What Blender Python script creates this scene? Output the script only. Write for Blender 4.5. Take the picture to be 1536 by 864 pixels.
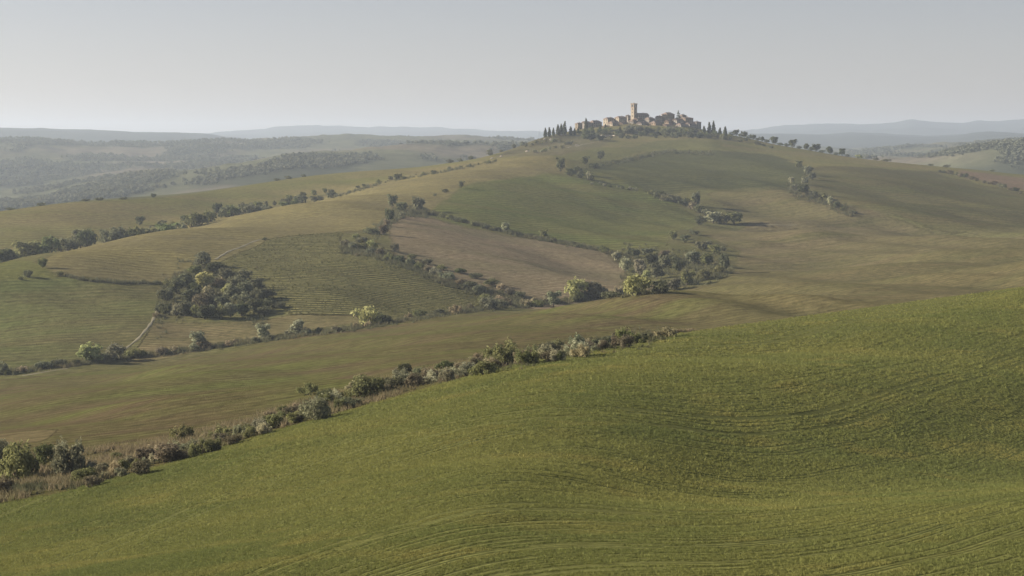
import bpy, math, random
import numpy as np
from mathutils import Vector

random.seed(7)
rng = np.random.default_rng(11)
for o in list(bpy.data.objects):
    bpy.data.objects.remove(o)
scene = bpy.context.scene
COL = scene.collection
R = math.radians

# ------------------------------------------------------------------ camera, sky, sun, exposure
F = 2866.0            # focal length in pixels of the 1536 wide photograph
VH = 220.0            # image row of the eye level
cam_d = bpy.data.cameras.new('camera')
cam_d.sensor_width = 36.0
cam_d.lens = F / 1536.0 * 36.0
cam_d.shift_y = -(432.0 - VH) / 1536.0
cam_d.clip_start = 0.5
cam_d.clip_end = 60000.0
cam = bpy.data.objects.new('camera', cam_d)
cam.location = (0, 0, 0)
cam.rotation_euler = (R(90), 0, 0)
COL.objects.link(cam)
scene.camera = cam

SUN_EL = R(21.0)
SUN_AZ = R(-80.0)     # clockwise from the view direction (+Y): nearly from the left, a little beyond
sun_dir = Vector((math.sin(SUN_AZ) * math.cos(SUN_EL), math.cos(SUN_AZ) * math.cos(SUN_EL), math.sin(SUN_EL)))
sun_d = bpy.data.lights.new('sun', 'SUN')
sun_d.energy = 5.0
sun_d.angle = R(0.6)
sun_d.color = (1.0, 0.87, 0.70)
sun = bpy.data.objects.new('sun', sun_d)
sun.rotation_euler = (-sun_dir).to_track_quat('-Z', 'Y').to_euler()
COL.objects.link(sun)

world = bpy.data.worlds.new('World')
scene.world = world
world.use_nodes = True
wn = world.node_tree
bg = wn.nodes['Background']
sky = wn.nodes.new('ShaderNodeTexSky')
sky.sky_type = 'NISHITA'
sky.sun_disc = False
sky.sun_elevation = SUN_EL
sky.sun_rotation = SUN_AZ
sky.air_density = 1.0
sky.dust_density = 0.4
sky.ozone_density = 1.0
tone = wn.nodes.new('ShaderNodeHueSaturation')          # a veiled, whitish sky: the same everywhere
tone.inputs['Saturation'].default_value = 0.55
wn.links.new(sky.outputs[0], tone.inputs['Color'])
veil = wn.nodes.new('ShaderNodeMix'); veil.data_type = 'RGBA'; veil.blend_type = 'MULTIPLY'
veil.inputs[0].default_value = 1.0; veil.inputs[7].default_value = (0.905, 0.855, 0.945, 1)
wn.links.new(tone.outputs[0], veil.inputs[6])
wn.links.new(veil.outputs[2], bg.inputs[0])
bg.inputs[1].default_value = 0.047

scene.view_settings.view_transform = 'Standard'
scene.view_settings.look = 'None'
scene.view_settings.gamma = 1.0
scene.view_settings.use_curve_mapping = False
scene.view_settings.exposure = 1.15
try:
    scene.cycles.max_bounces = 6
    scene.cycles.volume_bounces = 0
    scene.cycles.transparent_max_bounces = 4
except Exception:
    pass

# ------------------------------------------------------------------ numeric helpers
def vnoise(x, y, seed=0):
    xi = np.floor(x).astype(np.int64); yi = np.floor(y).astype(np.int64)
    fx = x - xi; fy = y - yi
    fx = fx * fx * (3 - 2 * fx); fy = fy * fy * (3 - 2 * fy)
    def h(a, b):
        n = (a * 374761393 + b * 668265263 + seed * 974634777) & 0x7fffffff
        n = ((n ^ (n >> 13)) * 1274126177) & 0x7fffffff
        n = n ^ (n >> 16)
        return (n & 0xffff) / 32768.0 - 1.0
    return (h(xi, yi) * (1 - fx) + h(xi + 1, yi) * fx) * (1 - fy) + (h(xi, yi + 1) * (1 - fx) + h(xi + 1, yi + 1) * fx) * fy

def fnoise(x, y, seed=0, octv=3):
    s = 0; a = 1.0
    for k in range(octv):
        s = s + a * vnoise(x * 2 ** k + 17.3 * k, y * 2 ** k - 9.1 * k, seed + k); a *= 0.5
    return s

def pchip(x, y, xq):
    """x, y: (n, m) knots down the rows, xq: (q, m) -> (q, m)"""
    n, m = x.shape
    h = np.diff(x, axis=0); d = np.diff(y, axis=0) / h
    g = np.zeros_like(y)
    a, b = d[:-1], d[1:]
    w1 = 2 * h[1:] + h[:-1]; w2 = h[1:] + 2 * h[:-1]
    same = a * b > 0
    with np.errstate(divide='ignore', invalid='ignore'):
        hm = (w1 + w2) / (w1 / a + w2 / b)
    g[1:-1] = np.where(same, hm, 0)
    g[0] = d[0]; g[-1] = d[-1]
    out = np.empty_like(xq)
    cols = np.arange(m)
    for q in range(xq.shape[0]):
        k = np.clip((x <= xq[q]).sum(0) - 1, 0, n - 2)
        hh = h[k, cols]; s = (xq[q] - x[k, cols]) / hh
        out[q] = (y[k, cols] * (1 + 2 * s) * (1 - s) ** 2 + hh * g[k, cols] * s * (1 - s) ** 2
                  + y[k + 1, cols] * s * s * (3 - 2 * s) + hh * g[k + 1, cols] * s * s * (s - 1))
    return out

def smooth1(a, n):
    k = np.ones(n) / n
    p = np.pad(a, (n // 2, n - 1 - n // 2), mode='edge')
    return np.convolve(p, k, mode='valid')

def blur2(a, n):
    for _ in range(n):
        p = np.pad(a, 1, mode='edge')
        a = (p[:-2, 1:-1] + p[2:, 1:-1] + p[1:-1, :-2] + p[1:-1, 2:] + 2 * p[1:-1, 1:-1]) / 6
    return a

def inside(poly, u, v):
    r = np.zeros(u.shape, bool)
    n = len(poly)
    for i in range(n):
        x1, y1 = poly[i]; x2, y2 = poly[(i + 1) % n]
        if y1 == y2: continue
        c = ((y1 > v) != (y2 > v)) & (u < (x2 - x1) * (v - y1) / (y2 - y1) + x1)
        r ^= c
    return r

# ------------------------------------------------------------------ terrain: lie of the land as lines of equal meaning, near to far
US = np.concatenate([np.arange(-900, -30, 24.0), np.arange(-30, 1566, 3.5), np.arange(1570, 2450, 24.0)])
NU = len(US)
# each line: (column, row in the photograph, distance in metres); consecutive lines run from the camera outwards
LINES = [
 ('near', 30, [(-900, 2100, 14), (768, 2050, 14), (2436, 2000, 14)]),
 ('base', 60, [(-600, 880, 165), (0, 866, 128), (400, 870, 108), (768, 872, 97), (1100, 876, 90), (1536, 880, 85), (2436, 880, 80)]),
 ('swale', 110, [(-600, 850, 180), (0, 806, 172), (300, 770, 170), (600, 715, 172), (850, 665, 188), (1000, 642, 202), (1250, 610, 228), (1536, 575, 250), (2436, 480, 290)]),
 ('crest', 90, [(-900, 900, 190), (-300, 800, 205), (0, 757, 220), (100, 738, 228), (200, 710, 238), (300, 684, 250), (400, 650, 262), (500, 623, 276), (600, 595, 291), (700, 566, 308), (850, 530, 338), (1000, 502, 384), (1100, 488, 412), (1300, 461, 462), (1536, 430, 520), (1900, 390, 600), (2436, 360, 700)]),
 ('scrub', 40, [(-900, 820, 250), (-300, 745, 265), (0, 702, 280), (200, 668, 292), (300, 650, 302), (500, 604, 322), (600, 580, 335), (700, 561, 352), (850, 534, 386), (1000, 508, 440), (1100, 494, 475), (1300, 471, 560), (1536, 443, 640), (2436, 380, 850)]),
 ('mid', 60, [(-900, 700, 420), (0, 612, 450), (300, 572, 480), (500, 541, 520), (700, 512, 565), (1000, 466, 700), (1300, 432, 850), (1536, 412, 860), (2436, 360, 1000)]),
 ('brook', 60, [(-900, 640, 640), (0, 566, 690), (100, 549, 700), (200, 536, 720), (300, 525, 745), (400, 511, 770), (500, 497, 798), (560, 489, 820), (650, 474, 850), (720, 463, 880), (800, 457, 920), (900, 446, 965), (1000, 431, 1020), (1060, 418, 1065), (1100, 405, 1110), (1200, 397, 1160), (1300, 388, 1210), (1536, 374, 1300), (2436, 345, 1500)]),
 ('lower', 80, [(-900, 520, 840), (0, 468, 860), (200, 450, 890), (400, 432, 935), (560, 412, 990), (700, 403, 1080), (850, 396, 1180), (950, 386, 1270), (1030, 372, 1350), (1100, 360, 1420), (1300, 350, 1550), (1536, 347, 1620), (2436, 320, 1800)]),
 ('rib', 110, [(-900, 520, 900), (-200, 432, 960), (0, 400, 1010), (60, 386, 1040), (150, 367, 1090), (250, 351, 1220), (330, 332, 1360), (400, 320, 1480), (470, 302, 1620), (500, 296, 1670), (540, 284, 1730), (600, 271, 1790), (650, 263, 1830), (700, 255, 1880), (740, 247, 1930), (800, 241, 2010), (870, 243, 2080), (1000, 246, 2180), (1150, 252, 2150), (1300, 268, 2060), (1536, 302, 1960), (2436, 310, 2100)]),
 ('fold', 14, [(-900, 535, 1010), (-200, 442, 1080), (0, 409, 1140), (60, 393, 1180), (150, 373, 1230), (250, 356, 1330), (330, 336, 1460), (400, 324, 1570), (470, 304, 1700), (500, 297, 1740), (540, 282, 1790), (600, 269, 1850), (650, 261, 1890), (700, 253, 1940), (740, 244, 1990), (800, 236, 2070), (870, 238, 2140), (1000, 241, 2240), (1150, 247, 2210), (1300, 263, 2120), (1536, 297, 2020), (2436, 306, 2150)]),
 ('slope', 60, [(-900, 425, 1350), (0, 347, 1380), (300, 317, 1680), (400, 296, 1800), (500, 276, 1920), (600, 261, 2000), (700, 245, 2160), (740, 237, 2250), (800, 222, 2480), (860, 212, 2640), (950, 205, 2700), (1050, 206, 2720), (1150, 226, 2620), (1300, 246, 2450), (1536, 275, 2300), (2436, 285, 2400)]),
 ('ridge', 30, [(-900, 395, 1500), (0, 317, 1560), (50, 309, 1590), (100, 302, 1620), (150, 298, 1650), (230, 291, 1700), (300, 286, 1850), (350, 279, 1910), (400, 272, 1970), (440, 265, 2010), (480, 260, 2050), (520, 257, 2090), (580, 254, 2140), (620, 251.5, 2170), (650, 248, 2200), (690, 240, 2230), (720, 234, 2320), (740, 228, 2380), (770, 219.5, 2500), (800, 209, 2640), (830, 202, 2740), (860, 196, 2800), (900, 189, 2850), (950, 183, 2880), (1000, 183, 2890), (1030, 187, 2880), (1050, 193, 2860), (1070, 198, 2850), (1090, 201, 2840), (1130, 209, 2800), (1160, 216, 2770), (1200, 223, 2740), (1270, 235, 2690), (1300, 239, 2660), (1350, 244, 2630), (1400, 249, 2600), (1470, 255, 2570), (1536, 262, 2540), (2436, 275, 2600)]),
 ('lee', 15, [(-900, 410, 2300), (0, 340, 2350), (300, 318, 2500), (500, 300, 2700), (700, 290, 3000), (850, 285, 3500), (1050, 285, 3600), (1300, 285, 3400), (1536, 295, 3300), (2436, 300, 3300)]),
 ('valley', 45, [(-900, 330, 3500), (0, 303, 3600), (180, 274, 3800), (300, 256, 3920), (380, 241, 4020), (450, 229, 4150), (530, 227.5, 4250), (560, 223, 4350), (620, 221, 4400), (700, 223, 4500), (780, 224, 4600), (1000, 232, 4700), (1270, 240, 4600), (1340, 241, 4400), (1400, 236, 4200), (1440, 228, 4000), (1480, 223, 3950), (1536, 219, 3900), (2436, 213, 3900)]),
 ('dale', 12, [(-900, 305, 4200), (0, 287, 4300), (180, 262, 4600), (300, 252, 4800), (380, 246, 4900), (450, 236, 5000), (700, 230, 5300), (1000, 238, 5400), (1270, 240, 5400), (1400, 239, 5100), (1536, 226, 4800), (2436, 220, 4800)]),
 ('woods', 45, [(-900, 218, 6200), (0, 213.5, 6400), (50, 211.5, 6400), (100, 215, 6500), (150, 218, 6500), (200, 218, 6500), (260, 214.5, 6600), (330, 213, 6600), (400, 214, 6700), (450, 213, 6800), (480, 211.5, 6900), (530, 210, 7000), (620, 211, 7200), (660, 208.5, 7300), (700, 205.5, 7400), (720, 207, 7400), (780, 211, 7400), (1000, 216, 7400), (1270, 226, 7200), (1340, 222, 7000), (1400, 217, 6800), (1480, 211, 6600), (1536, 208, 6500), (2436, 204, 6500)]),
 ('glen', 8, [(-900, 224, 7800), (0, 219, 8000), (700, 213, 9000), (1000, 222, 9000), (1340, 227, 8800), (1536, 214, 8400), (2436, 210, 8400)]),
 ('range', 24, [(-900, 189, 10500), (0, 191.5, 10800), (130, 192, 11000), (200, 196, 11000), (300, 199, 11200), (350, 206, 11500), (400, 212, 11700), (600, 214, 12000), (1000, 208, 12000), (1136, 203, 12000), (1200, 204, 12000), (1300, 201, 12000), (1400, 206, 11800), (1470, 200, 11600), (1536, 201, 11500), (2436, 198, 11500)]),
 ('gap', 6, [(-900, 198, 13500), (0, 200, 13500), (350, 211, 14000), (600, 217, 14500), (1136, 208, 14500), (1536, 207, 14000), (2436, 204, 14000)]),
 ('mountains', 20, [(-900, 196, 18000), (250, 202, 18000), (330, 198.5, 18500), (380, 197, 18500), (430, 192, 19000), (470, 190.5, 19000), (530, 193, 19000), (580, 192, 19000), (650, 193.5, 19000), (720, 196, 19000), (780, 198, 19000), (950, 201, 19000), (1136, 195.5, 18500), (1180, 190.5, 18500), (1230, 187, 18500), (1300, 188, 18500), (1340, 184.5, 18500), (1370, 179, 18500), (1400, 182, 18500), (1440, 184, 18500), (1470, 181, 18500), (1500, 183, 18500), (1536, 182, 18500), (2436, 186, 18500)]),
 ('beyond', 4, [(-900, 230, 23000), (2436, 230, 23000)]),
]
NK = len(LINES)
KI = {l[0]: i for i, l in enumerate(LINES)}
KV = np.zeros((NK, NU)); KD = np.zeros((NK, NU))
for i, (nm, n, pts) in enumerate(LINES):
    p = np.array(pts, float)
    uu = np.tile(US[:, None], (1, 1))
    KV[i] = pchip(p[:, :1], p[:, 1:2], uu)[:, 0]
    KD[i] = np.exp(pchip(p[:, :1], np.log(p[:, 2:3]), uu)[:, 0])
    inn = (US > -30) & (US < 1566)
    sm = 9 if nm not in ('mountains', 'range', 'woods', 'ridge') else 3
    KV[i] = smooth1(KV[i], sm); KD[i] = smooth1(smooth1(KD[i], 25), 25)
    if i: KD[i] = np.maximum(KD[i], KD[i - 1] * 1.008)
KT = np.log(KD)
rows_w = np.concatenate([np.linspace(i, i + 1, LINES[i + 1][1], endpoint=False) for i in range(NK - 1)] + [[NK - 1.0]])
NR = len(rows_w)
k0 = np.minimum(rows_w.astype(int), NK - 2)
fr = (rows_w - k0)[:, None]
T = KT[k0] * (1 - fr) + KT[k0 + 1] * fr                    # (rows, columns) log distance
V0 = pchip(KT, KV, T)
# ease the land across the view so that no spur runs dead straight towards the camera
tg = np.linspace(KT[0].min(), KT[-1].max(), 1100)
inn = (US > -30) & (US < 1566)
VG = np.stack([np.interp(tg, T[:, j], V0[:, j]) for j in range(NU)], 1)
gk = np.exp(-0.5 * (np.arange(-40, 41) / 13.0) ** 2); gk /= gk.sum()
lead = np.pad(VG[:, inn], ((0, 0), (40, 40)), mode='reflect', reflect_type='odd')
soft = np.stack([np.convolve(lead[q], gk, mode='valid') for q in range(len(tg))], 0)
far_off = np.clip((tg - math.log(2250)) / math.log(2700 / 2250), 0, 1)[:, None]
VG[:, inn] = soft * (1 - far_off) + VG[:, inn] * far_off
V0 = np.stack([np.interp(T[:, j], tg, VG[:, j]) for j in range(NU)], 1)
D = np.exp(T)
U = np.tile(US[None, :], (NR, 1))
W = np.tile(rows_w[:, None], (1, NU))
X = (U - 768) / F * D
Z = -(V0 - VH) / F * D
# undulation of the ground, all in metres over the plan
def ramp(a, lo, hi):
    s = np.clip((a - lo) / (hi - lo), 0, 1); return s * s * (3 - 2 * s)
midw = ramp(W, KI['scrub'] + 0.05, KI['scrub'] + .7) * (1 - ramp(W, KI['slope'], KI['ridge']))
Z += midw * (2.6 * fnoise(X / 165, D / 120, 3, 2) + 2.5 * vnoise(X / 62 + D / 140, D / 120, 4) + 0.9 * vnoise(X / 27 + D / 60, D / 70, 6) + 2.1 * (1 - ramp(D, 650, 1100)) * vnoise(X / 25 + D / 50, D / 75, 7) + 0.35 * fnoise(X / 32, D / 32, 5, 2)) * (0.85 + 0.95 * ramp(U, 700, 1200) * (1 - ramp(W, KI['rib'] - .3, KI['rib'])))
fgw = 1 - ramp(W, KI['crest'] - 0.2, KI['crest'])
Z += fgw * (0.75 * fnoise(X / 38, D / 46, 8, 2) + 0.10 * fnoise(X / 7, D / 7, 9, 2))
# shallow swale running across the near field
sv = smooth1(np.interp(US, [-200, 300, 700, 950, 1150, 1350, 1536, 1700], [860, 850, 760, 690, 662, 630, 600, 590]), 71)[None, :]
Z -= fgw * 4.2 * np.exp(-((V0 - sv) / 74.0) ** 2) * ramp(U, 680, 1250) * (1 + 1.1 * ramp(U, 1150, 1750))
farw = ramp(W, KI['lee'] + .5, KI['valley'])
Z += farw * (D / 5000) * (11 * fnoise(X / 800, D / 800, 21, 2) + 5.5 * fnoise(X / 190, D / 260, 23, 3)) * np.where(W > KI['glen'], 0.45, 1.0)
Z += farw * np.where(W > KI['glen'], 0, 3.0) * (fnoise(X / 40, D / 60, 27, 2))
V = VH - Z / D * F                                         # image row of every grid point after the undulation
VMIN = np.minimum.accumulate(V, axis=0)
VISIBLE = V <= VMIN + 1.0

def col_of(u):
    i = int(np.clip(np.searchsorted(US, u) - 1, 0, NU - 2)); return i, (u - US[i]) / (US[i + 1] - US[i])

def z_at(x, y):
    """ground height at plan position"""
    u = x / y * F + 768
    i, f = col_of(u)
    a = np.interp(y, D[:, i], Z[:, i]); b = np.interp(y, D[:, i + 1], Z[:, i + 1])
    return float(a * (1 - f) + b * f)

def z_many(x, y):
    """the same for arrays"""
    u = x / y * F + 768
    i = np.clip(np.searchsorted(US, u) - 1, 0, NU - 2); f = (u - US[i]) / (US[i + 1] - US[i])
    out = np.empty(len(x))
    order = np.argsort(i)
    for c in np.unique(i):
        s = np.nonzero(i == c)[0]
        out[s] = np.interp(y[s], D[:, c], Z[:, c]) * (1 - f[s]) + np.interp(y[s], D[:, c + 1], Z[:, c + 1]) * f[s]
    return out

def ground(u, v, wmin=1.0):
    """first point of the ground seen at column u, row v"""
    i, f = col_of(u); j = i if f < .5 else i + 1
    a = np.nonzero((V[:, j] <= v) & (W[:, j] >= wmin))[0]
    k = a[0] if len(a) else NR - 1
    if k > 0 and V[k - 1, j] > v:
        s = (V[k - 1, j] - v) / (V[k - 1, j] - V[k, j] + 1e-9)
        y = D[k - 1, j] * (1 - s) + D[k, j] * s
    else:
        y = D[k, j]
    x = (u - 768) / F * y
    return x, y, z_at(x, y)

def ground_w(u, w):
    """ground at column u on the line w (fraction between two lines)"""
    i, f = col_of(u)
    y = float(np.interp(w, rows_w, D[:, i] * (1 - f) + D[:, i + 1] * f))
    x = (u - 768) / F * y
    return x, y, z_at(x, y)

# ------------------------------------------------------------------ fields: crop colours (crop and soil, two slopes darkened to stand in for shade), rows
KW = lambda n: KI[n]
#        name              polygon in the photograph or None      lines between              colour one           colour two         row step(m), direction(deg), strength, noise size
FIELDS = [
 ('wheat_field',    None, 'near', 'crest',  (.142, .148, .050), (.112, .124, .045), 0, 20, 0, 30),
 ('scrub_strip',    None, 'crest', 'scrub', (.150, .125, .062), (.110, .112, .040), 0, 0, 0, 6),
 ('meadow',         None, 'scrub', 'brook', (.116, .124, .043), (.118, .094, .052), 5, 20, .10, 32),
 ('pasture',        None, 'brook', 'rib',   (.140, .142, .058), (.126, .116, .056), 6, 10, .15, 60),
 ('hillside',       None, 'rib', 'ridge',   (.145, .150, .052), (.185, .160, .074), 12, 10, .10, 90),
 ('far_hills',      None, 'ridge', 'beyond', (.070, .080, .045), (.110, .120, .055), 0, 0, 0, 260),
 # left, below the copse
 ('barley_field',   [(-40, 424), (100, 416), (170, 424), (245, 424), (238, 452), (230, 478), (205, 505), (180, 522), (110, 532), (-40, 560)], 'brook', 'rib', (.118, .134, .050), (.132, .122, .056), 8, 14, .12, 40),
 ('stubble_field',  [(236, 474), (330, 480), (440, 474), (500, 476), (560, 478), (560, 486), (460, 496), (300, 520), (190, 532), (215, 505)], 'brook', 'rib', (.190, .158, .084), (.150, .136, .066), 4.5, 4, .28, 30),
 ('vineyard',       [(325, 392), (400, 358), (515, 345), (508, 366), (560, 382), (650, 410), (740, 440), (780, 450), (725, 460), (640, 470), (560, 480), (440, 474), (400, 440), (340, 402)], 'brook', 'rib', (.150, .146, .062), (.132, .128, .056), 6.5, -8, .5, 50),
 ('fallow_field',   [(48, 402), (150, 360), (250, 345), (330, 325), (470, 295), (500, 290), (600, 264), (700, 248), (745, 240), (800, 236), (850, 240), (852, 262), (780, 264), (690, 282), (640, 318), (600, 322), (575, 345), (515, 347), (400, 360), (325, 396), (240, 422), (110, 416), (76, 410)], 'lower', 'slope', (.205, .182, .078), (.165, .146, .072), 11, 5, .10, 45),
 ('pasture_corner', [(-40, 400), (48, 396), (76, 410), (84, 418), (-40, 428)], 'lower', 'rib', (.140, .145, .050), (.120, .128, .045), 0, 0, 0, 40),
 ('ploughed_field', [(640, 320), (700, 338), (760, 352), (900, 380), (938, 402), (930, 435), (880, 445), (800, 454), (778, 446), (650, 405), (590, 380), (580, 345), (600, 322)], 'brook', 'rib', (.222, .178, .115), (.175, .155, .090), 5, -20, .25, 45),
 ('clover_field',   [(638, 320), (690, 280), (780, 264), (850, 262), (900, 262), (965, 286), (1050, 318), (1046, 332), (1005, 352), (1000, 380), (930, 382), (760, 350), (700, 336)], 'brook', 'rib', (.118, .136, .046), (.140, .138, .054), 12, 12, .13, 50),
 ('grass_slope',    [(846, 262), (890, 250), (940, 236), (1000, 224), (1080, 226), (1160, 232), (1215, 250), (1200, 276), (1100, 282), (990, 290), (965, 286), (900, 264)], 'lower', 'ridge', (.082, .090, .040), (.096, .100, .044), 13, 30, .12, 60),  # grass colour darkened to imitate shade on the side away from the sun
 ('terrace_field',  [(828, 236), (890, 224), (1000, 212), (1080, 214), (1080, 226), (1000, 222), (940, 234), (885, 248), (846, 262)], 'rib', 'ridge', (.140, .138, .055), (.120, .126, .050), 12, 30, .12, 50),
 ('rough_slope',    [(740, 236), (790, 212), (830, 203), (930, 204), (900, 222), (828, 236)], 'rib', 'ridge', (.150, .132, .070), (.105, .104, .052), 0, 0, 0, 18),
 ('olive_field',    [(1215, 250), (1260, 250), (1300, 250), (1400, 256), (1440, 268), (1560, 296), (1560, 356), (1400, 345), (1285, 320), (1255, 310), (1205, 276)], 'lower', 'ridge', (.104, .106, .044), (.116, .104, .050), 13, -25, .10, 45),  # crop colour lowered too, painting in the shade of the hill
 ('brown_field',    [(1060, 290), (1180, 282), (1205, 278), (1280, 322), (1400, 347), (1560, 358), (1560, 436), (1400, 452), (1100, 460), (1100, 404), (1108, 372), (1055, 352), (1105, 336), (1120, 330)], 'brook', 'rib', (.165, .140, .076), (.134, .126, .058), 14, 25, .07, 45),
 ('tan_field',      [(1436, 254), (1560, 268), (1560, 290), (1510, 280), (1450, 266)], 'rib', 'ridge', (.190, .140, .092), (.160, .124, .080), 0, 0, 0, 60),
 ('straw_field',    [(-40, 640), (88, 646), (70, 662), (20, 672), (-40, 672)], 'scrub', 'brook', (.180, .148, .080), (.150, .128, .065), 3, 0, .15, 20),
]
ZONE = np.zeros((NR, NU), np.int32)
for zi, (nm, poly, a, b, *_r) in enumerate(FIELDS):
    band = (W >= KI[a]) & (W < (KI[b] if b != 'beyond' else 999))
    if poly is None:
        ZONE[band] = zi
    else:
        ZONE[band & inside(poly, U + 2.2 * fnoise(X / 30, D / 60, 31, 2), V0 + 1.0 * fnoise(X / 25, D / 50, 33, 2))] = zi
CA = np.array([f[4] for f in FIELDS])[ZONE]; CB = np.array([f[5] for f in FIELDS])[ZONE]
# the meadow browns gradually uphill to the right
mz = (ZONE == 2)[..., None] * ramp(U + 60 * fnoise(X / 60, D / 60, 35, 2), 850, 1250)[..., None]
CA = CA * (1 - mz) + np.array((.150, .130, .064)) * mz; CB = CB * (1 - mz) + np.array((.124, .118, .054)) * mz
# lie of woods and clearings on the far hills
wn_ = -.08 + .45 * ramp(U, 1370, 1440) * (W < KI['dale'] + .5) + fnoise(X / 190, D / 420, 41, 3) + 0.35 * fnoise(X / 80, D / 140, 44, 2)
WOOD = ramp(wn_, -0.12, 0.16)
farz = ZONE == 5
fieldn = ramp(fnoise(X / 240, D / 420, 47, 2), -0.2, 0.5)[..., None]
clear = np.array((.122, .130, .078)) * (1 - fieldn) + np.array((.165, .150, .110)) * fieldn
CA = np.where(farz[..., None], WOOD[..., None] * np.array((.078, .088, .058)) + (1 - WOOD[..., None]) * clear, CA)
ridges = (farz & (W > KI['glen'] + .2))[..., None]
CA = np.where(ridges, np.array((.075, .090, .075)), np.where(farz[..., None], CA * 1.12, CA))
CB = np.where(farz[..., None], CA * 0.8, CB)
for c in range(3):
    CA[..., c] = blur2(CA[..., c], 2) * .80; CB[..., c] = blur2(CB[..., c], 2) * .80
ROWP = np.zeros((NR, NU)); ROWS = np.zeros((NR, NU))
for zi, f in enumerate(FIELDS):
    if f[6]:
        m = ZONE == zi
        a = R(f[7])
        # direction is the bearing of the rows from the X axis; they bend a little with the land
        q = -X * math.sin(a) + D * math.cos(a) + 6.0 * fnoise(X / 160, D / 160, 51, 1) + 1.2 * Z
        ROWP[m] = (q / f[6])[m]; ROWS[m] = f[8]

# drilled rows of the wheat: they swing round the swale with the lie of the field
slope_u = [-400, 0, 400, 650, 800, 900, 1000, 1150, 1300, 1536, 1800]
slope_s = [-.42, -.40, -.35, -.25, -.12, -.01, .02, -.12, -.25, -.33, -.38]
ug = np.arange(-900, 2440, 2.0)
H = np.cumsum(np.interp(ug, slope_u, slope_s)) * 2.0
H = smooth1(H, 61); H -= np.interp(1536, ug, H)
ci = int(np.searchsorted(US, 1536))
dref = np.arange(55, 560, 1.3)
vref = np.interp(dref, D[:, ci], V0[:, ci])
vref = np.concatenate([vref[vref > 431], np.arange(430, 300, -.95)])
wz = ZONE == 0
ROWP[wz] = (np.interp(-(V0 - np.interp(U, ug, H)), -vref, np.arange(len(vref))) + .25)[wz]
ROWS[wz] = .26

# vertex normals of the whole sheet, so that neighbouring fields shade as one ground
P = np.stack([X, D, Z], -1)
du = np.empty_like(P); dw = np.empty_like(P)
du[:, 1:-1] = P[:, 2:] - P[:, :-2]; du[:, 0] = P[:, 1] - P[:, 0]; du[:, -1] = P[:, -1] - P[:, -2]
dw[1:-1] = P[2:] - P[:-2]; dw[0] = P[1] - P[0]; dw[-1] = P[-1] - P[-2]
NRM = np.cross(du, dw); NRM /= np.linalg.norm(NRM, axis=-1, keepdims=True) + 1e-12

# ------------------------------------------------------------------ materials
def nodes_of(name):
    m = bpy.data.materials.new(name); m.use_nodes = True
    nt = m.node_tree; nt.nodes.clear()
    return m, nt, nt.nodes.new, nt.links.new

def math_node(nt, op, a, b=None, clamp=False):
    n = nt.nodes.new('ShaderNodeMath'); n.operation = op; n.use_clamp = clamp
    for i, s in enumerate((a, b)):
        if s is None: continue
        if isinstance(s, (int, float)): n.inputs[i].default_value = s
        else: nt.links.new(s, n.inputs[i])
    return n.outputs[0]

def mix_col(nt, fac, a, b, mode='MIX'):
    n = nt.nodes.new('ShaderNodeMix'); n.data_type = 'RGBA'; n.blend_type = mode
    for k, s in ((0, fac), (6, a), (7, b)):
        if isinstance(s, (int, float)): n.inputs[k].default_value = s
        elif isinstance(s, tuple): n.inputs[k].default_value = (*s, 1)
        else: nt.links.new(s, n.inputs[k])
    return n.outputs[2]

def noise_node(nt, vec, scale, detail, rough=0.6, lac=2.0):
    n = nt.nodes.new('ShaderNodeTexNoise'); n.inputs['Scale'].default_value = scale
    n.inputs['Detail'].default_value = detail; n.inputs['Roughness'].default_value = rough
    nt.links.new(vec, n.inputs['Vector']); return n.outputs[0]

def remap(nt, s, a, b, c=0.0, d=1.0):
    n = nt.nodes.new('ShaderNodeMapRange'); nt.links.new(s, n.inputs[0])
    for i, x in enumerate((a, b, c, d)): n.inputs[i + 1].default_value = x
    return n.outputs[0]

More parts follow.
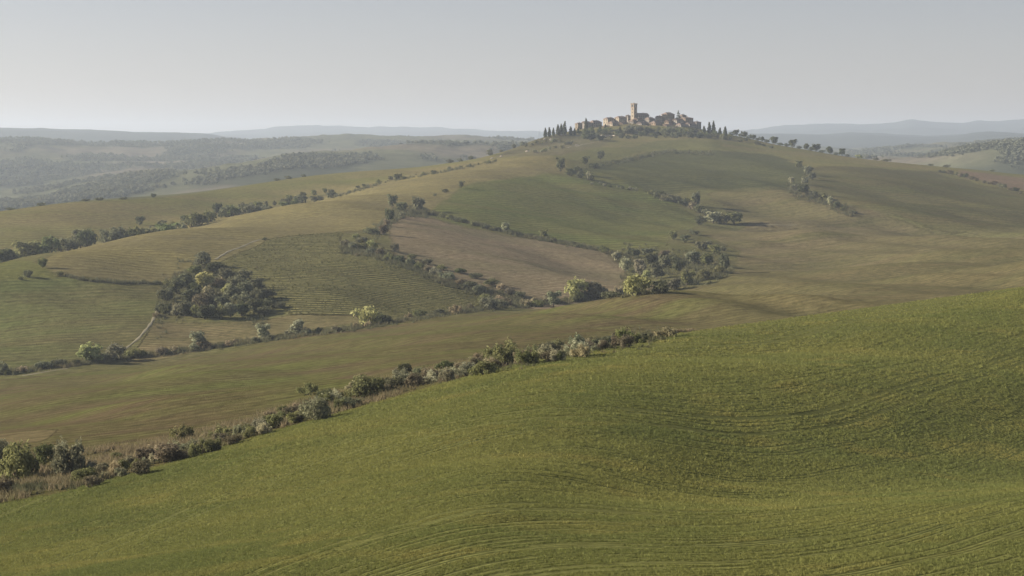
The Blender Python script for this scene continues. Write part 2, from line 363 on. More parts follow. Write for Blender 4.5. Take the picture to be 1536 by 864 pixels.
def field_material(name, size, grain, bump, fine, bearing=0):
    m, nt, N, L = nodes_of(name)
    out = N('ShaderNodeOutputMaterial'); bs = N('ShaderNodeBsdfPrincipled')
    bs.inputs['Roughness'].default_value = 1.0; bs.inputs['Specular IOR Level'].default_value = 0.0
    L(bs.outputs[0], out.inputs[0])
    pos = N('ShaderNodeNewGeometry').outputs['Position']
    a = N('ShaderNodeAttribute'); a.attribute_name = 'crop'
    b = N('ShaderNodeAttribute'); b.attribute_name = 'soil'
    rp = N('ShaderNodeAttribute'); rp.attribute_name = 'row'
    rs = N('ShaderNodeAttribute'); rs.attribute_name = 'row_strength'
    mp = N('ShaderNodeMapping'); mp.vector_type = 'TEXTURE'; L(pos, mp.inputs['Vector'])      # crop differences run along the rows
    mp.inputs['Rotation'].default_value = (0, 0, R(bearing)); mp.inputs['Scale'].default_value = (2.2, .8, 1)
    n1 = noise_node(nt, mp.outputs[0], 1.0 / size, 6, 0.6)
    col = mix_col(nt, remap(nt, n1, .36, .64), a.outputs['Color'], b.outputs['Color'])
    n2 = noise_node(nt, pos, fine, 9, 0.84)
    col = mix_col(nt, 1.0, col, remap(nt, n2, .3, .7, 1 - grain, 1 + grain), 'MULTIPLY')
    n3 = noise_node(nt, pos, 1.0 / (size * .35), 3)
    # crop rows: narrow gaps of soil, broken along their length
    ph = math_node(nt, 'ADD', rp.outputs['Fac'], math_node(nt, 'MULTIPLY', n2, 0.35))
    s = math_node(nt, 'SINE', math_node(nt, 'MULTIPLY', ph, 2 * math.pi))
    g = math_node(nt, 'MULTIPLY', math_node(nt, 'MULTIPLY', s, rs.outputs['Fac']), remap(nt, n3, .35, .6, .3, 1.6))
    col = mix_col(nt, 1.0, col, math_node(nt, 'ADD', g, 1.0), 'MULTIPLY')
    L(col, bs.inputs['Base Color'])
    bp = N('ShaderNodeBump'); bp.inputs['Strength'].default_value = 1.0; bp.inputs['Distance'].default_value = bump
    L(math_node(nt, 'ADD', n2, math_node(nt, 'MULTIPLY', g, 0.5)), bp.inputs['Height']); L(bp.outputs[0], bs.inputs['Normal'])
    return m

MATS = {}
for zi, f in enumerate(FIELDS):
    nm = f[0]
    far = nm == 'far_hills'
    MATS[nm] = field_material(nm + '_ground', f[9], .62 if not far else .34, {'wheat_field': .12, 'far_hills': 4.0}.get(nm, .7), {'wheat_field': 1.2, 'scrub_strip': .8, 'far_hills': .02}.get(nm, .22), f[7])

def grid_object(name, mask_faces, mat):
    """one field cut out of the sheet; mask_faces is (rows-1, columns-1)"""
    fi, fj = np.nonzero(mask_faces)
    idx = np.stack([fi * NU + fj, fi * NU + fj + 1, (fi + 1) * NU + fj + 1, (fi + 1) * NU + fj], 1)
    used, inv = np.unique(idx, return_inverse=True)
    inv = inv.reshape(-1).astype(np.int32)
    me = bpy.data.meshes.new(name)
    me.vertices.add(len(used)); me.vertices.foreach_set('co', P.reshape(-1, 3)[used].astype(np.float32).ravel())
    nf = len(idx)
    me.loops.add(nf * 4); me.loops.foreach_set('vertex_index', inv)
    me.polygons.add(nf); me.polygons.foreach_set('loop_start', np.arange(0, nf * 4, 4, dtype=np.int32))
    me.polygons.foreach_set('loop_total', np.full(nf, 4, np.int32))
    me.update()
    me.polygons.foreach_set('use_smooth', np.ones(nf, bool))
    for an, arr in (('crop', CA), ('soil', CB)):
        at = me.color_attributes.new(an, 'FLOAT_COLOR', 'POINT')
        c = np.ones((len(used), 4), np.float32); c[:, :3] = arr.reshape(-1, 3)[used]
        at.data.foreach_set('color', c.ravel())
    for an, arr in (('row', ROWP), ('row_strength', ROWS)):
        at = me.attributes.new(an, 'FLOAT', 'POINT'); at.data.foreach_set('value', arr.reshape(-1)[used].astype(np.float32))
    me.normals_split_custom_set_from_vertices(NRM.reshape(-1, 3)[used].tolist())
    me.materials.append(mat)
    o = bpy.data.objects.new(name, me); COL.objects.link(o)
    o['kind'] = 'structure'
    return o

FZ = ZONE[:-1, :-1]
LABEL_FIELD = {}
for zi, f in enumerate(FIELDS):
    m = FZ == zi
    if m.any():
        grid_object(f[0], m, MATS[f[0]])
# ------------------------------------------------------------------ plants: one mesh per kind and seed, shared by its copies
def leaf_material(name, trans, spread):
    m, nt, N, L = nodes_of(name)
    out = N('ShaderNodeOutputMaterial')
    oi = N('ShaderNodeObjectInfo'); ge = N('ShaderNodeNewGeometry')
    tc = N('ShaderNodeTexCoord')
    n = noise_node(nt, tc.outputs['Object'], 3.2, 2)
    k = math_node(nt, 'ADD', remap(nt, ge.outputs['Random Per Island'], 0, 1, -spread, spread), remap(nt, n, .3, .7, .72, 1.32))
    col = mix_col(nt, 1.0, oi.outputs['Color'], k, 'MULTIPLY')
    d = N('ShaderNodeBsdfDiffuse'); t = N('ShaderNodeBsdfTranslucent'); mx = N('ShaderNodeMixShader')
    mx.inputs[0].default_value = trans
    L(col, d.inputs[0]); L(col, t.inputs[0]); L(d.outputs[0], mx.inputs[1]); L(t.outputs[0], mx.inputs[2]); L(mx.outputs[0], out.inputs[0])
    return m

LEAF = leaf_material('leaves', .42, .32)
m, nt, N, L = nodes_of('bark')
_o = N('ShaderNodeOutputMaterial'); _b = N('ShaderNodeBsdfPrincipled'); _b.inputs['Roughness'].default_value = 1
_tc = N('ShaderNodeTexCoord')
_n = noise_node(nt, _tc.outputs['Object'], 30, 4)
L(mix_col(nt, _n, (.05, .042, .032), (.12, .10, .08)), _b.inputs['Base Color']); L(_b.outputs[0], _o.inputs[0])
BARK = m

def leaf_cloud(lobes, n, size, r, stretch=1.0, up=0.25, jag=0.0):
    """n small leaf sprays over the lobes (x, y, z, rx, ry, rz); every spray is one folded quad"""
    vs, fs = [], []
    wts = np.array([l[3] * l[4] + l[3] * l[5] + l[4] * l[5] for l in lobes]); wts = wts / wts.sum()
    pick = r.choice(len(lobes), n, p=wts)
    for k in pick:
        lx, ly, lz, rx, ry, rz = lobes[k]
        d = r.normal(size=3); d /= np.linalg.norm(d) + 1e-9
        if d[2] < -0.55: d[2] *= -0.6
        q = r.uniform(.55, 1.0) ** .5 * (1 + jag * r.normal() * .5)
        c = np.array([lx + d[0] * rx * q, ly + d[1] * ry * q, max(lz + d[2] * rz * q, .015)])
        nrm = d / np.array([rx, ry, rz]) * rx + r.normal(size=3) * .55 + np.array([0, 0, up])
        nrm /= np.linalg.norm(nrm) + 1e-9
        a = np.cross(nrm, r.normal(size=3)); a /= np.linalg.norm(a) + 1e-9
        b = np.cross(nrm, a)
        s = size * r.uniform(.55, 1.35)
        i = len(vs)
        vs += [c - a * s, c - b * s * .55 * stretch + nrm * s * .12, c + a * s, c + b * s * .55 * stretch + nrm * s * .12]
        fs.append((i, i + 1, i + 2, i + 3))
    return vs, fs

def limb(p0, p1, r0, r1, seg=5):
    p0, p1 = np.array(p0, float), np.array(p1, float)
    d = p1 - p0; d /= np.linalg.norm(d) + 1e-9
    a = np.cross(d, (.3, .8, .51)); a /= np.linalg.norm(a); b = np.cross(d, a)
    vs = [p + (a * math.cos(t) + b * math.sin(t)) * rr for p, rr in ((p0, r0), (p1, r1)) for t in np.arange(seg) * 2 * math.pi / seg]
    return vs, [(i, (i + 1) % seg, seg + (i + 1) % seg, seg + i) for i in range(seg)]

def join(parts):
    vs, fs = [], []
    for v, f in parts:
        o = len(vs); vs += list(v); fs += [tuple(i + o for i in q) for q in f]
    return vs, fs

def mesh_of(name, vf, mat):
    me = bpy.data.meshes.new(name); me.from_pydata([tuple(map(float, v)) for v in vf[0]], [], vf[1]); me.update()
    me.materials.append(mat); return me

def both(name, leaf, wood):
    vs, fs = join([leaf, wood])
    me = bpy.data.meshes.new(name); me.from_pydata([tuple(map(float, v)) for v in vs], [], fs); me.update()
    me.materials.append(LEAF); me.materials.append(BARK)
    mi = np.zeros(len(fs), np.int32); mi[len(leaf[1]):] = 1
    me.polygons.foreach_set('material_index', mi); return me

# every plant is one unit high; width is its spread at that height
LOD = {'near': (1500, .062), 'mid': (620, .088), 'far': (230, .125)}
def design(kind, r, lod):
    n, s = LOD[lod]
    wood = []
    if kind == 'bush':        # dome of foliage from the ground
        lobes = [(0, 0, .40, .50, .50, .46)]
        for _ in range(9):
            a = r.uniform(0, 6.28); q = r.uniform(.25, .62); z = r.uniform(.18, .74); w = r.uniform(.16, .32)
            lobes.append((q * math.cos(a), q * math.sin(a), z * (1 - .35 * q), w, w, w * r.uniform(.7, 1.1)))
        stems = [((r.uniform(-.1, .1), r.uniform(-.1, .1), -.05), (.5 * math.cos(a), .5 * math.sin(a), .55), .035, .01) for a in r.uniform(0, 6.28, 6)]
        wood = [limb(*q) for q in stems]; width = 1.25; args = dict(jag=.12)
    elif kind == 'feather':   # willowy shrub with loose upright sprays
        lobes = []
        for _ in range(13):
            a = r.uniform(0, 6.28); q = r.uniform(0, .55); h = r.uniform(.45, .98) * (1 - .45 * q)
            lobes.append((q * math.cos(a), q * math.sin(a), h * .55, .15, .15, h * .48))
            wood.append(limb((q * .2 * math.cos(a), q * .2 * math.sin(a), -.05), (q * math.cos(a), q * math.sin(a), h), .022, .006, 4))
        width = 1.15; args = dict(jag=.35, stretch=.7, up=.0)
    elif kind == 'tree':      # trunk, limbs and an uneven rounded crown
        base = r.uniform(.0, .08); lobes = [(0, 0, .50, .38, .38, .42), (r.uniform(-.12, .12), r.uniform(-.12, .12), .26, .26, .26, .22)]
        lean = r.uniform(-.08, .08)
        wood.append(limb((0, 0, -.08), (lean, 0, .5), .045, .025, 6))
        for _ in range(9):
            a = r.uniform(0, 6.28); q = r.uniform(.18, .40); z = r.uniform(base + .16, .86); w = r.uniform(.15, .25)
            p = (q * math.cos(a) + lean, q * math.sin(a), z); lobes.append((*p, w, w, w * r.uniform(.65, .95)))
            wood.append(limb((lean * .7, 0, r.uniform(.25, .45)), p, .02, .006, 4))
        width = .98; args = dict(jag=.15)
    elif kind == 'poplar':
        lobes = [(0, 0, z, w, w, .2) for z, w in ((.25, .15), (.42, .19), (.6, .18), (.78, .13), (.9, .07))]
        wood = [limb((0, 0, -.06), (0, 0, .6), .03, .015, 5)]; width = .42; args = dict(jag=.2)
    elif kind == 'cypress':
        lobes = [(r.uniform(-.012, .012), r.uniform(-.012, .012), z, w, w, .15) for z, w in ((.12, .10), (.28, .125), (.45, .115), (.62, .09), (.78, .06), (.9, .035))]
        wood = [limb((0, 0, -.06), (0, 0, .5), .03, .02, 5)]; width = .26; args = dict(jag=.08, up=.5)
    elif kind == 'fir':
        lobes = [(0, 0, z, w, w, .05) for z, w in ((.30, .22), (.46, .20), (.60, .16), (.74, .12), (.86, .07), (.95, .03))]
        wood = [limb((0, 0, -.06), (0, 0, .95), .03, .006, 5)]; width = .44; args = dict(jag=.12)
    leaf = leaf_cloud(lobes, n, s * (1.0 if kind in ('bush', 'feather', 'tree') else .55), r, **args)
    v = np.array(leaf[0]); top = np.percentile(v[:, 2], 99.3); rad = np.percentile(np.hypot(v[:, 0], v[:, 1]), 97)
    v[:, 2] = np.where(v[:, 2] > 0, v[:, 2] / top, v[:, 2]); v[:, :2] *= width / 2 / rad
    leaf = (list(v), leaf[1])
    return leaf, join(wood), width

PROTO = {}
def proto(kind, lod, k):
    key = (kind, lod, k)
    if key not in PROTO:
        r = np.random.default_rng(sum(map(ord, kind)) * 31 + len(lod) * 7 + ord(lod[0]) + 977 * k)
        leaf, wood, width = design(kind, r, lod)
        nm = {'bush': 'shrub', 'feather': 'willow_shrub', 'tree': 'broadleaf_tree', 'poplar': 'poplar', 'cypress': 'cypress', 'fir': 'fir_tree'}[kind]
        PROTO[key] = (nm, width, mesh_of('crown_of_' + nm, leaf, LEAF), mesh_of('trunk_of_' + nm, wood, BARK), both(nm, leaf, wood))
    return PROTO[key]

CATEGORY = {'bush': 'bush', 'feather': 'bush', 'tree': 'tree', 'poplar': 'tree', 'cypress': 'cypress', 'fir': 'fir'}
PLANTS = []
def plant(kind, pos, h, w, tint, label, group, parts=True):
    """pos on the ground, h and w in metres"""
    y = pos[1]
    lod = 'near' if y < 480 else ('mid' if y < 1250 else 'far')
    if kind in ('cypress', 'fir'): lod = 'mid'
    k = random.randrange(4 if kind != 'fir' else 1)
    nm, width, crown, trunk, whole = proto(kind, lod, k)
    px = h / y * F
    if kind == 'bush' and tint in (BROWN, TAN): nm = 'tawny_shrub'  # ordinary brown and tan shrubs, named apart by tint alone
    elif kind == 'bush' and px < 7: nm = 'low_bush'
    q = random.uniform(.70, 1.08)
    j = [c * q * random.uniform(.96, 1.04) for c in tint]
    if parts and px >= 12:
        root = bpy.data.objects.new(nm, None); root.empty_display_size = .2; COL.objects.link(root)
        for part, me in (('crown' if kind in ('tree', 'poplar', 'cypress', 'fir') else 'foliage', crown), ('trunk' if kind in ('tree', 'poplar', 'cypress', 'fir') else 'stems', trunk)):
            c = bpy.data.objects.new(part, me); COL.objects.link(c); c.parent = root; c.color = (*j, 1)
    else:
        root = bpy.data.objects.new(nm, whole); COL.objects.link(root); root.color = (*j, 1)
    root.location = (pos[0], pos[1], pos[2] - .04 * h)
    root.scale = (w / width, w / width * random.uniform(.85, 1.15), h * 1.04)
    root.rotation_euler = (0, 0, random.uniform(0, 6.28))
    root['category'] = CATEGORY[kind]
    if label: root['label'] = label
    if group: root['group'] = group
    PLANTS.append(root)
    return root

DARK = (.115, .128, .068); DGREY = (.165, .172, .105); OLIVE = (.200, .208, .095); GREYGREEN = (.245, .256, .165)
BROWN = (.205, .182, .120); YELLOW = (.370, .375, .165); LIME = (.300, .320, .140); TAN = (.340, .300, .190); PALE = (.350, .350, .230); GREEN = (.150, .180, .078)
TONE = {DARK: 'dark green', DGREY: 'dark grey-green', OLIVE: 'olive green', GREYGREEN: 'grey-green', BROWN: 'brown', YELLOW: 'yellow', LIME: 'yellow-green', TAN: 'tan', PALE: 'pale grey', GREEN: 'deep green'}
ONES = ['', 'first', 'second', 'third', 'fourth', 'fifth', 'sixth', 'seventh', 'eighth', 'ninth', 'tenth', 'eleventh', 'twelfth', 'thirteenth', 'fourteenth', 'fifteenth', 'sixteenth', 'seventeenth', 'eighteenth', 'nineteenth']
TENS = {2: ('twentieth', 'twenty'), 3: ('thirtieth', 'thirty'), 4: ('fortieth', 'forty'), 5: ('fiftieth', 'fifty'), 6: ('sixtieth', 'sixty'), 7: ('seventieth', 'seventy'), 8: ('eightieth', 'eighty'), 9: ('ninetieth', 'ninety')}
def ordinal(n):
    if n < 20: return ONES[n]
    t, o = divmod(n, 10)
    return TENS[t][0] if o == 0 else TENS[t][1] + '-' + ONES[o]

NOUN = {'bush': 'bush', 'feather': 'feathery shrub', 'tree': 'tree', 'poplar': 'slender tree', 'cypress': 'cypress', 'fir': 'fir'}
def plant_list(items, where, group, wmin=1.0, wline=None, parts=True):
    """items: (kind, column, row of the foot, height px, width px, tint[, own words]); counted from the left end of their row"""
    items = sorted(items, key=lambda q: q[1])
    count = {}
    for it in items:
        kind, u, v, hp, wp, tint = it[:6]
        if wline is not None: pos = ground_w(u, v)
        else: pos = ground(u, v, wmin)
        s = pos[1] / F
        if len(it) > 6: label = it[6]
        else:
            size = 'low' if hp < .55 * wp else ('tall' if hp > 1.05 * wp and kind not in ('cypress',) else 'rounded')
            what = f"{TONE[tint]} {NOUN[kind]}"
            count[what] = count.get(what, 0) + 1
            label = f"{size} {what}, {ordinal(count[what])} such from the left {where}"
        plant(kind, pos, hp * s, wp * s, tint, label, group, parts)

def along(line, n, jv, kinds, hr, wr, seed):
    """n plants strung along a polyline of the photograph"""
    r = random.Random(seed)
    us = [p[0] for p in line]; vs = [p[1] for p in line]
    seg = np.concatenate([[0], np.cumsum(np.hypot(np.diff(us), np.diff(vs)))])
    out = []
    for k in range(n):
        s = (k + r.uniform(.15, .85)) / n * seg[-1]
        u = float(np.interp(s, seg, us)); v = float(np.interp(s, seg, vs)) + r.uniform(-jv, jv)
        kind, tint = r.choice(kinds)
        h = r.uniform(*hr)
        out.append((kind, u, v, h, h * r.uniform(*wr), tint))
    return out

# near hedgerow, along the upper edge of the wheat
near = [
 ('bush', 8, 745, 26, 34, BROWN, 'low dark bush on the wheat edge below the two biggest hedgerow bushes'),
 ('bush', 28, 722, 58, 74, OLIVE, 'big dark olive bush at the bottom end of the wheat hedgerow'),
 ('feather', 102, 716, 54, 62, GREYGREEN, 'big pale feathery willow bush beside the dark olive one, near end of the hedgerow'),
 ('bush', 66, 700, 34, 40, GREEN, 'green bush squeezed between the big olive bush and the feathery willow bush'),
 ('bush', 0, 700, 40, 46, DGREY), ('bush', 138, 731, 17, 32, BROWN), ('bush', 156, 711, 16, 28, DGREY), ('feather', 126, 713, 17, 30, PALE), ('bush', 183, 716, 14, 22, GREYGREEN),
 ('bush', 212, 712, 21, 38, BROWN), ('bush', 177, 692, 13, 28, OLIVE), ('bush', 253, 693, 27, 54, BROWN), ('feather', 272, 664, 26, 40, OLIVE), ('bush', 297, 682, 20, 36, DGREY),
 ('bush', 310, 660, 12, 20, TAN), ('bush', 333, 667, 17, 30, BROWN), ('bush', 370, 651, 16, 28, BROWN), ('bush', 352, 657, 11, 18, TAN), ('feather', 393, 641, 16, 24, PALE), ('bush', 403, 633, 17, 22, TAN),
 ('bush', 423, 621, 12, 22, OLIVE), ('feather', 444, 617, 12, 18, TAN), ('bush', 474, 631, 34, 48, GREYGREEN, 'prominent round grey-green bush bulging over the wheat, halfway along the hedgerow'), ('bush', 489, 606, 23, 34, DARK),
 ('bush', 447, 634, 12, 18, BROWN), ('bush', 521, 613, 17, 36, DGREY), ('feather', 462, 592, 18, 34, OLIVE), ('bush', 553, 598, 34, 58, OLIVE, 'wide olive bush with pale feathery top, uphill of the prominent round one'), ('bush', 592, 586, 20, 38, DGREY),
 ('bush', 606, 565, 20, 26, DARK), ('feather', 530, 588, 16, 24, TAN), ('bush', 640, 574, 17, 44, DGREY), ('bush', 668, 558, 16, 34, GREEN), ('bush', 697, 558, 14, 38, DARK), ('feather', 717, 543, 13, 28, TAN), ('bush', 733, 552, 10, 20, BROWN),
 ('bush', 712, 548, 12, 26, BROWN), ('feather', 757, 549, 36, 62, OLIVE, 'large feathery olive-brown shrub standing highest in the upper half of the near hedgerow'), ('bush', 786, 547, 22, 38, BROWN), ('feather', 800, 534, 17, 28, OLIVE), ('bush', 825, 535, 22, 38, DGREY),
 ('bush', 836, 524, 15, 26, OLIVE), ('bush', 859, 530, 14, 28, BROWN), ('feather', 867, 522, 20, 28, GREYGREEN), ('bush', 884, 523, 11, 20, BROWN), ('bush', 906, 520, 14, 40, DARK), ('feather', 937, 516, 24, 30, LIME, 'upright yellowish feathery shrub near the upper end of the near hedgerow'),
 ('bush', 968, 509, 11, 28, DGREY), ('feather', 1000, 506, 15, 32, TAN, 'faint tan thicket that ends the near hedgerow where the wheat crest takes over'), ('bush', 924, 516, 10, 20, TAN), ('bush', 1036, 497, 4, 16, TAN),
]
near += [(k, u, v, h, w, t) for k, u, v, h, w, t in along([(120, 722), (300, 677), (480, 618), (600, 578), (760, 550), (960, 511)], 104, 8, [('bush', BROWN), ('feather', TAN), ('feather', GREYGREEN), ('feather', PALE), ('feather', OLIVE), ('bush', OLIVE)], (9, 23), (1.1, 2.1), 5)]
plant_list(near, 'in the wheat hedgerow', 'bushes of the hedgerow along the wheat')

# brook hedge across the middle
brook = [
 ('bush', 3, 562, 20, 24, DGREY), ('tree', 135, 543, 28, 46, LIME, 'spreading yellow-green willow with thin top at the low end of the brook hedge'), ('bush', 172, 540, 25, 36, GREYGREEN),
 ('tree', 299, 523, 26, 28, GREYGREEN, 'grey-green round tree on the brook hedge below the dark copse'), ('tree', 394, 509, 24, 24, PALE, 'grey rounded tree on the brook hedge, close by a smaller silver one'), ('tree', 444, 504, 24, 25, PALE, 'small silvery ball-shaped tree on the brook hedge below the vineyard corner'),
 ('bush', 553, 488, 28, 50, YELLOW, 'wide bright yellow tree alone at the lower edge of the vineyard'), ('bush', 734, 464, 20, 28, GREYGREEN), ('bush', 752, 462, 13, 24, DGREY),
 ('tree', 830, 460, 24, 22, GREYGREEN, 'grey-green upright tree just before the first yellow tree of the thicket'), ('tree', 866, 450, 33, 40, YELLOW, 'tall pale yellow tree standing clear of the thicket at its lower end'), ('tree', 893, 449, 27, 30, BROWN, 'bare brown tree leaning on the tall pale yellow one'),
 ('bush', 954, 443, 31, 52, YELLOW, 'broad bright yellow-green tree at the foot of the big thicket'), ('bush', 992, 440, 19, 32, DGREY), ('bush', 806, 460, 10, 26, OLIVE), ('bush', 918, 447, 10, 30, DGREY),
]
brook += along([(4, 562), (100, 548), (200, 536), (300, 524), (400, 511), (500, 498), (560, 490), (650, 474), (720, 464), (800, 458), (900, 447), (990, 435)], 40, 1.6, [('bush', DGREY), ('bush', OLIVE), ('bush', BROWN), ('bush', GREYGREEN), ('feather', TAN), ('bush', DARK)], (8, 14), (1.4, 2.4), 8)
plant_list(brook, 'in the brook hedge', 'trees and bushes of the brook hedge', KI['mid'])

# thicket where the hedges meet
thicket = [
 ('tree', 925, 392, 16, 18, PALE), ('tree', 938, 408, 24, 22, PALE, 'pale willow at the upper edge of the thicket, higher of a leaning pair'), ('tree', 960, 412, 25, 24, PALE, 'second pale willow of the thicket, just below its twin'), ('tree', 968, 424, 20, 22, LIME),
 ('tree', 985, 418, 26, 30, DGREY), ('tree', 1004, 424, 26, 30, DGREY), ('tree', 976, 398, 20, 26, DARK), ('tree', 998, 402, 22, 30, DGREY), ('tree', 1018, 408, 20, 26, DARK), ('tree', 1010, 436, 20, 30, DGREY), ('tree', 1030, 428, 24, 28, OLIVE), ('bush', 1042, 424, 16, 28, DGREY),
 ('bush', 1056, 420, 18, 32, OLIVE), ('tree', 1087, 407, 28, 20, DGREY, 'slim upright tree at the outer end of the thicket, throwing a long shadow'), ('bush', 1078, 411, 14, 24, OLIVE), ('tree', 1040, 396, 22, 28, GREYGREEN), ('tree', 1060, 398, 20, 26, OLIVE), ('tree', 1030, 388, 18, 28, DARK),
 ('tree', 1054, 376, 16, 30, DGREY), ('tree', 1073, 381, 16, 24, OLIVE), ('bush', 1084, 376, 8, 18, DGREY), ('tree', 1010, 360, 15, 20, OLIVE), ('tree', 1027, 364, 14, 18, DGREY), ('bush', 1016, 372, 9, 16, BROWN), ('bush', 1040, 352, 8, 24, DGREY), ('tree', 950, 386, 14, 24, DARK), ('tree', 972, 384, 13, 26, DGREY),
 ('tree', 995, 388, 14, 24, BROWN), ('bush', 1012, 394, 12, 24, DARK),
]
thicket = [(q[0], q[1], q[2], q[3] * .92, q[4] * .85, *q[5:]) for k, q in enumerate(thicket) if k % 6 != 5 or len(q) > 6]
plant_list(thicket, 'in the brook thicket', 'trees of the thicket where the hedges meet', KI['brook'] - .3)
upper = [
 ('tree', 1070, 335, 18, 24, PALE), ('tree', 1101, 336, 19, 32, OLIVE, 'broad rounded tree beside a field track, its shadow stretched across the brown field'), ('bush', 1050, 337, 14, 18, DARK), ('bush', 1086, 336, 15, 22, OLIVE),
 ('bush', 978, 293, 9, 14, OLIVE), ('bush', 988, 297, 11, 18, DARK), ('bush', 1000, 301, 11, 20, DGREY), ('bush', 1014, 304, 12, 20, DGREY), ('bush', 1028, 309, 12, 20, DARK), ('tree', 1045, 309, 22, 18, DGREY, 'dark upright tree in the short hedge above the round field tree'), ('bush', 1048, 319, 12, 20, OLIVE), ('bush', 1060, 324, 11, 18, DGREY), ('bush', 1038, 314, 12, 18, BROWN),
]
plant_list(upper, 'in the hedge above the thicket', 'hedge plants above the thicket', KI['brook'])

# hedge climbing from the brook to the lone trees
mid = [
 ('tree', 588, 311, 20, 17, DGREY, 'lone round-headed tree with a bare trunk at the top of the climbing hedge'), ('tree', 628, 317, 22, 20, DGREY, 'tree with an open leaning crown where the dark field bank begins'),
 ('tree', 603, 318, 15, 22, DARK), ('tree', 585, 333, 20, 15, DARK), ('bush', 603, 328, 11, 14, GREYGREEN), ('tree', 575, 353, 17, 14, BROWN), ('bush', 579, 340, 12, 13, BROWN), ('bush', 554, 351, 10, 24, DGREY), ('bush', 535, 358, 8, 15, OLIVE),
 ('bush', 519, 371, 12, 17, BROWN), ('bush', 528, 374, 11, 20, GREYGREEN), ('bush', 543, 364, 9, 22, DGREY), ('bush', 544, 375, 11, 16, OLIVE), ('bush', 558, 373, 13, 16, LIME), ('bush', 570, 383, 11, 18, BROWN), ('bush', 556, 381, 9, 16, GREYGREEN), ('bush', 592, 378, 13, 15, DGREY),
 ('bush', 583, 391, 11, 20, OLIVE), ('bush', 599, 395, 12, 20, DARK), ('bush', 614, 398, 11, 18, GREYGREEN), ('bush', 628, 404, 11, 18, OLIVE), ('bush', 640, 408, 10, 18, BROWN), ('bush', 652, 413, 12, 22, GREYGREEN), ('bush', 672, 421, 14, 30, GREYGREEN), ('bush', 690, 428, 9, 18, TAN),
 ('bush', 704, 434, 12, 26, DARK), ('bush', 720, 440, 13, 26, DGREY), ('bush', 738, 428, 11, 24, OLIVE), ('bush', 752, 436, 10, 20, TAN), ('bush', 764, 443, 11, 22, BROWN), ('bush', 778, 446, 9, 20, DGREY), ('bush', 662, 405, 8, 20, OLIVE), ('bush', 690, 410, 8, 22, GREEN),
 ('bush', 640, 396, 8, 22, DGREY), ('bush', 714, 418, 9, 22, DGREY), ('bush', 726, 452, 11, 20, OLIVE), ('bush', 748, 452, 9, 20, TAN), ('bush', 618, 388, 7, 18, OLIVE),
]
plant_list(mid, 'in the climbing hedge', 'plants of the hedge climbing from the brook', KI['brook'])
bank = along([(640, 320), (700, 335), (760, 350), (820, 361), (880, 373), (930, 384)], 22, 1.2, [('bush', DGREY), ('bush', DARK), ('bush', OLIVE)], (5, 8), (1.5, 2.4), 12)
bank += [('tree', 758, 348, 15, 15, GREYGREEN, 'grey rounded tree standing alone on the dark bank between the two fields'), ('tree', 815, 358, 14, 17, OLIVE, 'rounded tree on the dark bank above the ploughed field, uphill of the thicket'), ('bush', 905, 378, 10, 18, OLIVE)]
plant_list(bank, 'on the field bank', 'bushes on the bank above the ploughed field', KI['brook'])

# copse in the hollow
copse = [
 ('tree', 305, 400, 22, 30, DGREY, 'grey tree with an uneven crown standing highest at the back of the copse'), ('tree', 320, 409, 16, 24, DARK), ('tree', 292, 412, 14, 22, OLIVE), ('tree', 305, 432, 24, 26, YELLOW, 'round yellow-tipped tree at the centre of the copse'),
 ('bush', 329, 430, 14, 22, TAN), ('tree', 342, 444, 18, 18, YELLOW, 'small yellow tree of the copse beside the bare grey trees'), ('bush', 312, 444, 16, 20, TAN), ('tree', 276, 430, 20, 26, DGREY), ('tree', 264, 440, 22, 26, DARK), ('tree', 249, 452, 20, 24, DGREY), ('bush', 250, 429, 9, 14, OLIVE),
 ('bush', 239, 468, 12, 16, DGREY), ('tree', 251, 471, 18, 22, DARK), ('tree', 264, 473, 17, 16, GREYGREEN), ('tree', 278, 474, 22, 26, DGREY), ('tree', 294, 476, 18, 16, OLIVE), ('tree', 306, 478, 20, 22, DARK), ('tree', 318, 476, 19, 16, GREYGREEN), ('tree', 331, 477, 20, 20, OLIVE),
 ('tree', 346, 476, 22, 20, GREYGREEN), ('tree', 284, 456, 22, 28, DARK), ('tree', 302, 460, 20, 26, BROWN), ('tree', 320, 458, 20, 26, DGREY), ('tree', 336, 462, 18, 24, DGREY), ('tree', 356, 432, 20, 26, DGREY), ('tree', 352, 450, 22, 28, DGREY), ('tree', 368, 442, 20, 28, DGREY),
 ('tree', 366, 460, 22, 28, DGREY), ('tree', 362, 474, 20, 26, DARK), ('tree', 382, 436, 18, 26, DGREY), ('tree', 386, 452, 20, 28, DGREY), ('tree', 380, 468, 20, 28, DGREY), ('tree', 400, 448, 15, 26, DGREY), ('tree', 402, 462, 14, 26, DARK), ('tree', 394, 472, 12, 24, DGREY),
 ('tree', 340, 420, 18, 24, DGREY), ('tree', 364, 420, 16, 26, DGREY), ('bush', 418, 462, 9, 22, DGREY), ('bush', 236, 476, 7, 14, BROWN), ('tree', 290, 442, 18, 22, DARK),
]
copse = [(q[0] if q[5] in (YELLOW, PALE) or k % 3 else 'bush', q[1], q[2], q[3], q[4] * 1.12, *q[5:]) for k, q in enumerate(copse)]
plant_list(copse, 'in the copse', 'trees of the dark copse', KI['brook'])

